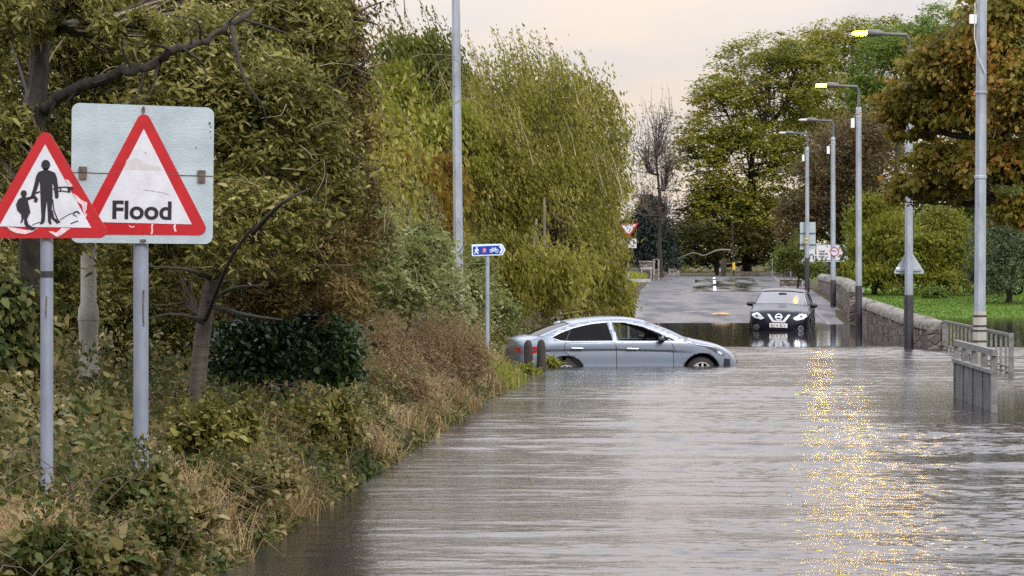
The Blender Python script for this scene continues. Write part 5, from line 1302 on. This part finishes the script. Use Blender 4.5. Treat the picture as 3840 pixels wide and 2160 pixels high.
# --- ground cover of the bank
def bankpts(n, y0, y1, u0, u1, yp=1.0, up=1.0):
    y = y0 * (y1 / y0) ** (rng.random(n) ** yp); u = u0 + (u1 - u0) * rng.random(n) ** up
    e = np.interp(y, [60, 66, 76, 80], [0, .7, .7, 0])
    xp = -3.5 - e - u; return xp + K * y, y, hground(xp, y)
n = 240000
X, Y, Z = bankpts(n, 12, 78, -.15, 7, 1.0, 1.3)
uu = -3.5 - (X - K * Y)
def lumpy(X, Y):
    a = np.zeros_like(X); r = np.random.default_rng(9)
    for i in range(14):
        k = r.uniform(1.2, 6.5); t = r.uniform(0, 6.28); a += np.sin(k * (X * math.cos(t) + Y * .6 * math.sin(t)) + r.uniform(0, 6.28))
    return np.clip(.5 + a / 7.5, 0, 1)
lump = lumpy(X, Y)
hh = np.clip(.25 + uu * .7, .08, 1) * (.12 + .72 * lump ** 1.4)
keep = lump > .10
mass('bramble_undergrowth', n, LM_BRAMBLE, np.stack([X, Y, Z + rng.random(n) ** .8 * hh], -1)[keep], (.072, .046), 'random', hexa=True)
def blades(name, X, Y, Z, mat, ln, wd, lean=.6, bunch=None):
    n = len(X); h = ln * rng.uniform(.5, 1.3, n); a = rng.uniform(0, 2 * math.pi, n); le = lean * rng.uniform(.3, 1.4, n)
    dx, dy = np.cos(a) * le, np.sin(a) * le
    px, py = -np.sin(a) * wd, np.cos(a) * wd
    b = np.stack([X, Y, Z], -1); m = b + np.stack([dx * h * .35, dy * h * .35, h * .62], -1); t = b + np.stack([dx * h * 1.0, dy * h * 1.0, h * (.95 - .55 * np.minimum(le, 1.2))], -1)
    s = np.stack([px, py, 0 * px], -1)
    V = np.stack([b - s, b + s, m + s * .8, m - s * .8, t], 1).reshape(-1, 3)
    k = np.arange(n)[:, None] * 5
    I = np.concatenate([k + [0, 1, 2], k + [0, 2, 3], k + [3, 2, 4]], 0)
    return tag(link(name, np_mesh(name, V, I, 3), mat), kind='stuff')
def clumped(n, nc, y0, y1, u0, u1, s, up=1.0):
    cx, cy, _ = bankpts(nc, y0, y1, u0, u1, 1.0, up); i = rng.integers(0, nc, n)
    X = cx[i] + rng.normal(0, s, n); Y = cy[i] + rng.normal(0, s * 1.6, n)
    return X, Y, hground(X - K * Y, Y)
X, Y, Z = clumped(11000, 80, 13, 66, .0, 2.4, .13, 1.3)
blades('dead_grass', X, Y, Z + .22 * lumpy(X, Y), LM_GRASS, .30, .0042, 1.7)
cx = np.array([at(*p) for p in ((40, 1900, 19.5), (110, 1960, 19.5), (200, 2010, 19.8), (330, 2000, 20.5), (560, 1930, 22), (900, 1960, 24.5), (860, 1750, 27.5), (1180, 1790, 29), (1330, 1660, 35), (1450, 1600, 40), (1560, 1530, 46), (1700, 1470, 54))])
i = rng.integers(0, len(cx), 4200); X = cx[i, 0] + rng.normal(0, .22, 4200); Y = cx[i, 1] + rng.normal(0, .40, 4200); Z = np.maximum(hground(X - K * Y, Y), np.minimum(cx[i, 2] - .1, hground(X - K * Y, Y) + .45)) - .05
ok = (-3.5 - (X - K * Y)) > .25; X, Y, Z = X[ok], Y[ok], Z[ok]
blades('straw_grass', X, Y, Z, LM_GRASS, .21, .0040, 1.7)
X, Y, Z = clumped(1500, 120, 13, 66, .0, 4, .10, 1.3)
blades('tall_dead_grass', X, Y, Z, LM_GRASS, .55, .0038, .7)
X, Y, Z = clumped(3500, 110, 40, 80, -.05, .9, .12)
blades('bank_grass', X, Y, Z, LM_GRASS, .34, .008, .7)
X, Y, Z = clumped(9000, 240, 56, 76, -.1, 1.2, .16)
blades('green_bank_grass', X, Y, Z, LM_TURF, .38, .010, .5)
y = rng.uniform(118, 205, 30000); u = rng.random(30000) * 5; xp = -3.75 - u
blades('verge_grass', xp + K * y, y, hground(xp, y), LM_TURF, .30, .02, .6)
y = rng.uniform(123.5, 160, 40000); xp = rng.uniform(6.0, 24, 40000)
blades('lawn_grass', xp + K * y, y, hground(xp, y) - .02, leafmat('lawn_blades', G_((.045, .075, .009), (.065, .105, .012), (.095, .135, .02)), .3), .09, .02, .5)
for lobes, lab, m_ in (
    ([(520, 1850, 110, 75, 22.2), (440, 1900, 80, 60, 22)], 'bramble bush swallowing the foot of the Flood sign post', LM_BRAMBLE),
    ([(150, 1985, 100, 60, 21), (60, 1940, 80, 70, 21.3)], 'bramble bush round the foot of the pedestrian sign post', LM_BRAMBLE),
    ([(330, 1640, 130, 90, 29), (470, 1650, 90, 60, 29.5)], 'bramble bush in front of the pale beige pole', LM_NEAR),
    ([(760, 1640, 120, 70, 27.5), (880, 1620, 90, 60, 28)], 'bramble bush covering the roots of the cherry tree', LM_NEAR),
    ([(880, 1850, 150, 70, 26), (1010, 1800, 110, 60, 27)], 'low leafy bramble beside the dark broken branch', LM_BRAMBLE),
    ([(1130, 1640, 140, 80, 32.5), (1260, 1590, 110, 70, 34)], 'bramble mound between the holly and the water', LM_NEAR),
    ([(1340, 1560, 110, 70, 38), (1250, 1680, 90, 50, 34)], 'bramble mound against the dead bracken', LM_BRAMBLE),
    ([(200, 2090, 170, 80, 18.5), (420, 2120, 140, 60, 19)], 'dark leafy bramble at the bottom left corner', LM_BRAMBLE),
    ([(620, 2020, 120, 50, 21.5), (720, 1960, 90, 45, 23)], 'trailing bramble nearest the water at bottom left', LM_BRAMBLE)):
    tree('bramble_bush', lab, 'bush', lobes, m_, None, 'bramble bushes on the bank', (.072, .046), 90, 26, .30, 'random', BARK, TWIGB, .012, hexa=True, twigs=14, spikes=10, slen=.3)
# bare stems and bramble canes over the bank
q = QM()
for i in range(900):
    x, y, z = (float(v[0]) for v in bankpts(1, 14, 66, -.1, 4.5, 1.0, 1.3)); a = rng.uniform(0, 6.28); l = rng.uniform(.4, 1.1)
    p = np.array([x, y, z]); dd = np.array([math.cos(a) * .6, math.sin(a) * .6, 0])
    q.tube(catmull(np.array([p, p + dd * l * .4 + [0, 0, l * .5], p + dd * l + [0, 0, l * rng.uniform(.3, .8)]]), 3), np.linspace(.006, .002, 7), 4)
tag(q.build('bramble_stems', TWIGB), kind='stuff')
a, b = at(860, 1830, 27), at(1060, 1655, 29)
q = MB(); q.tube([a, a.lerp(b, .4) + Vector((0, 0, -.04)), b], [.010, .016, .022], 7)
tag(q.build('fallen_branch', BARK, None, True), 'dark broken branch poking up from the bank undergrowth', 'branch')
# small reed tuft by the bollards and car rear
tree('reed_clump', 'green weeds spilling round the bollards into the water', 'plant', [(1960, 1400, 70, 30, 64), (2060, 1370, 40, 32, 67.5), (1900, 1400, 40, 40, 63)], LM_YELLOW, (1960, 1420, 64), None, (.10, .05), 60, 26, .25, 'droop', BARK, None, .02, limbs=False)
# pale arched fallen bough under the far trees
q = QM(); pts = catmull(np.array([np.array(at(*p)) for p in [(2545, 968, 236), (2600, 948, 236), (2640, 958, 236), (2690, 938, 236), (2740, 938, 237)]]), 5)
q.tube(pts, np.linspace(.03, .06, len(pts)), 6); tag(q.build('fallen_bough', M('bleached_wood', (.16, .145, .11), .8)), 'pale bare bough arching across the dark far hedge', 'branch')
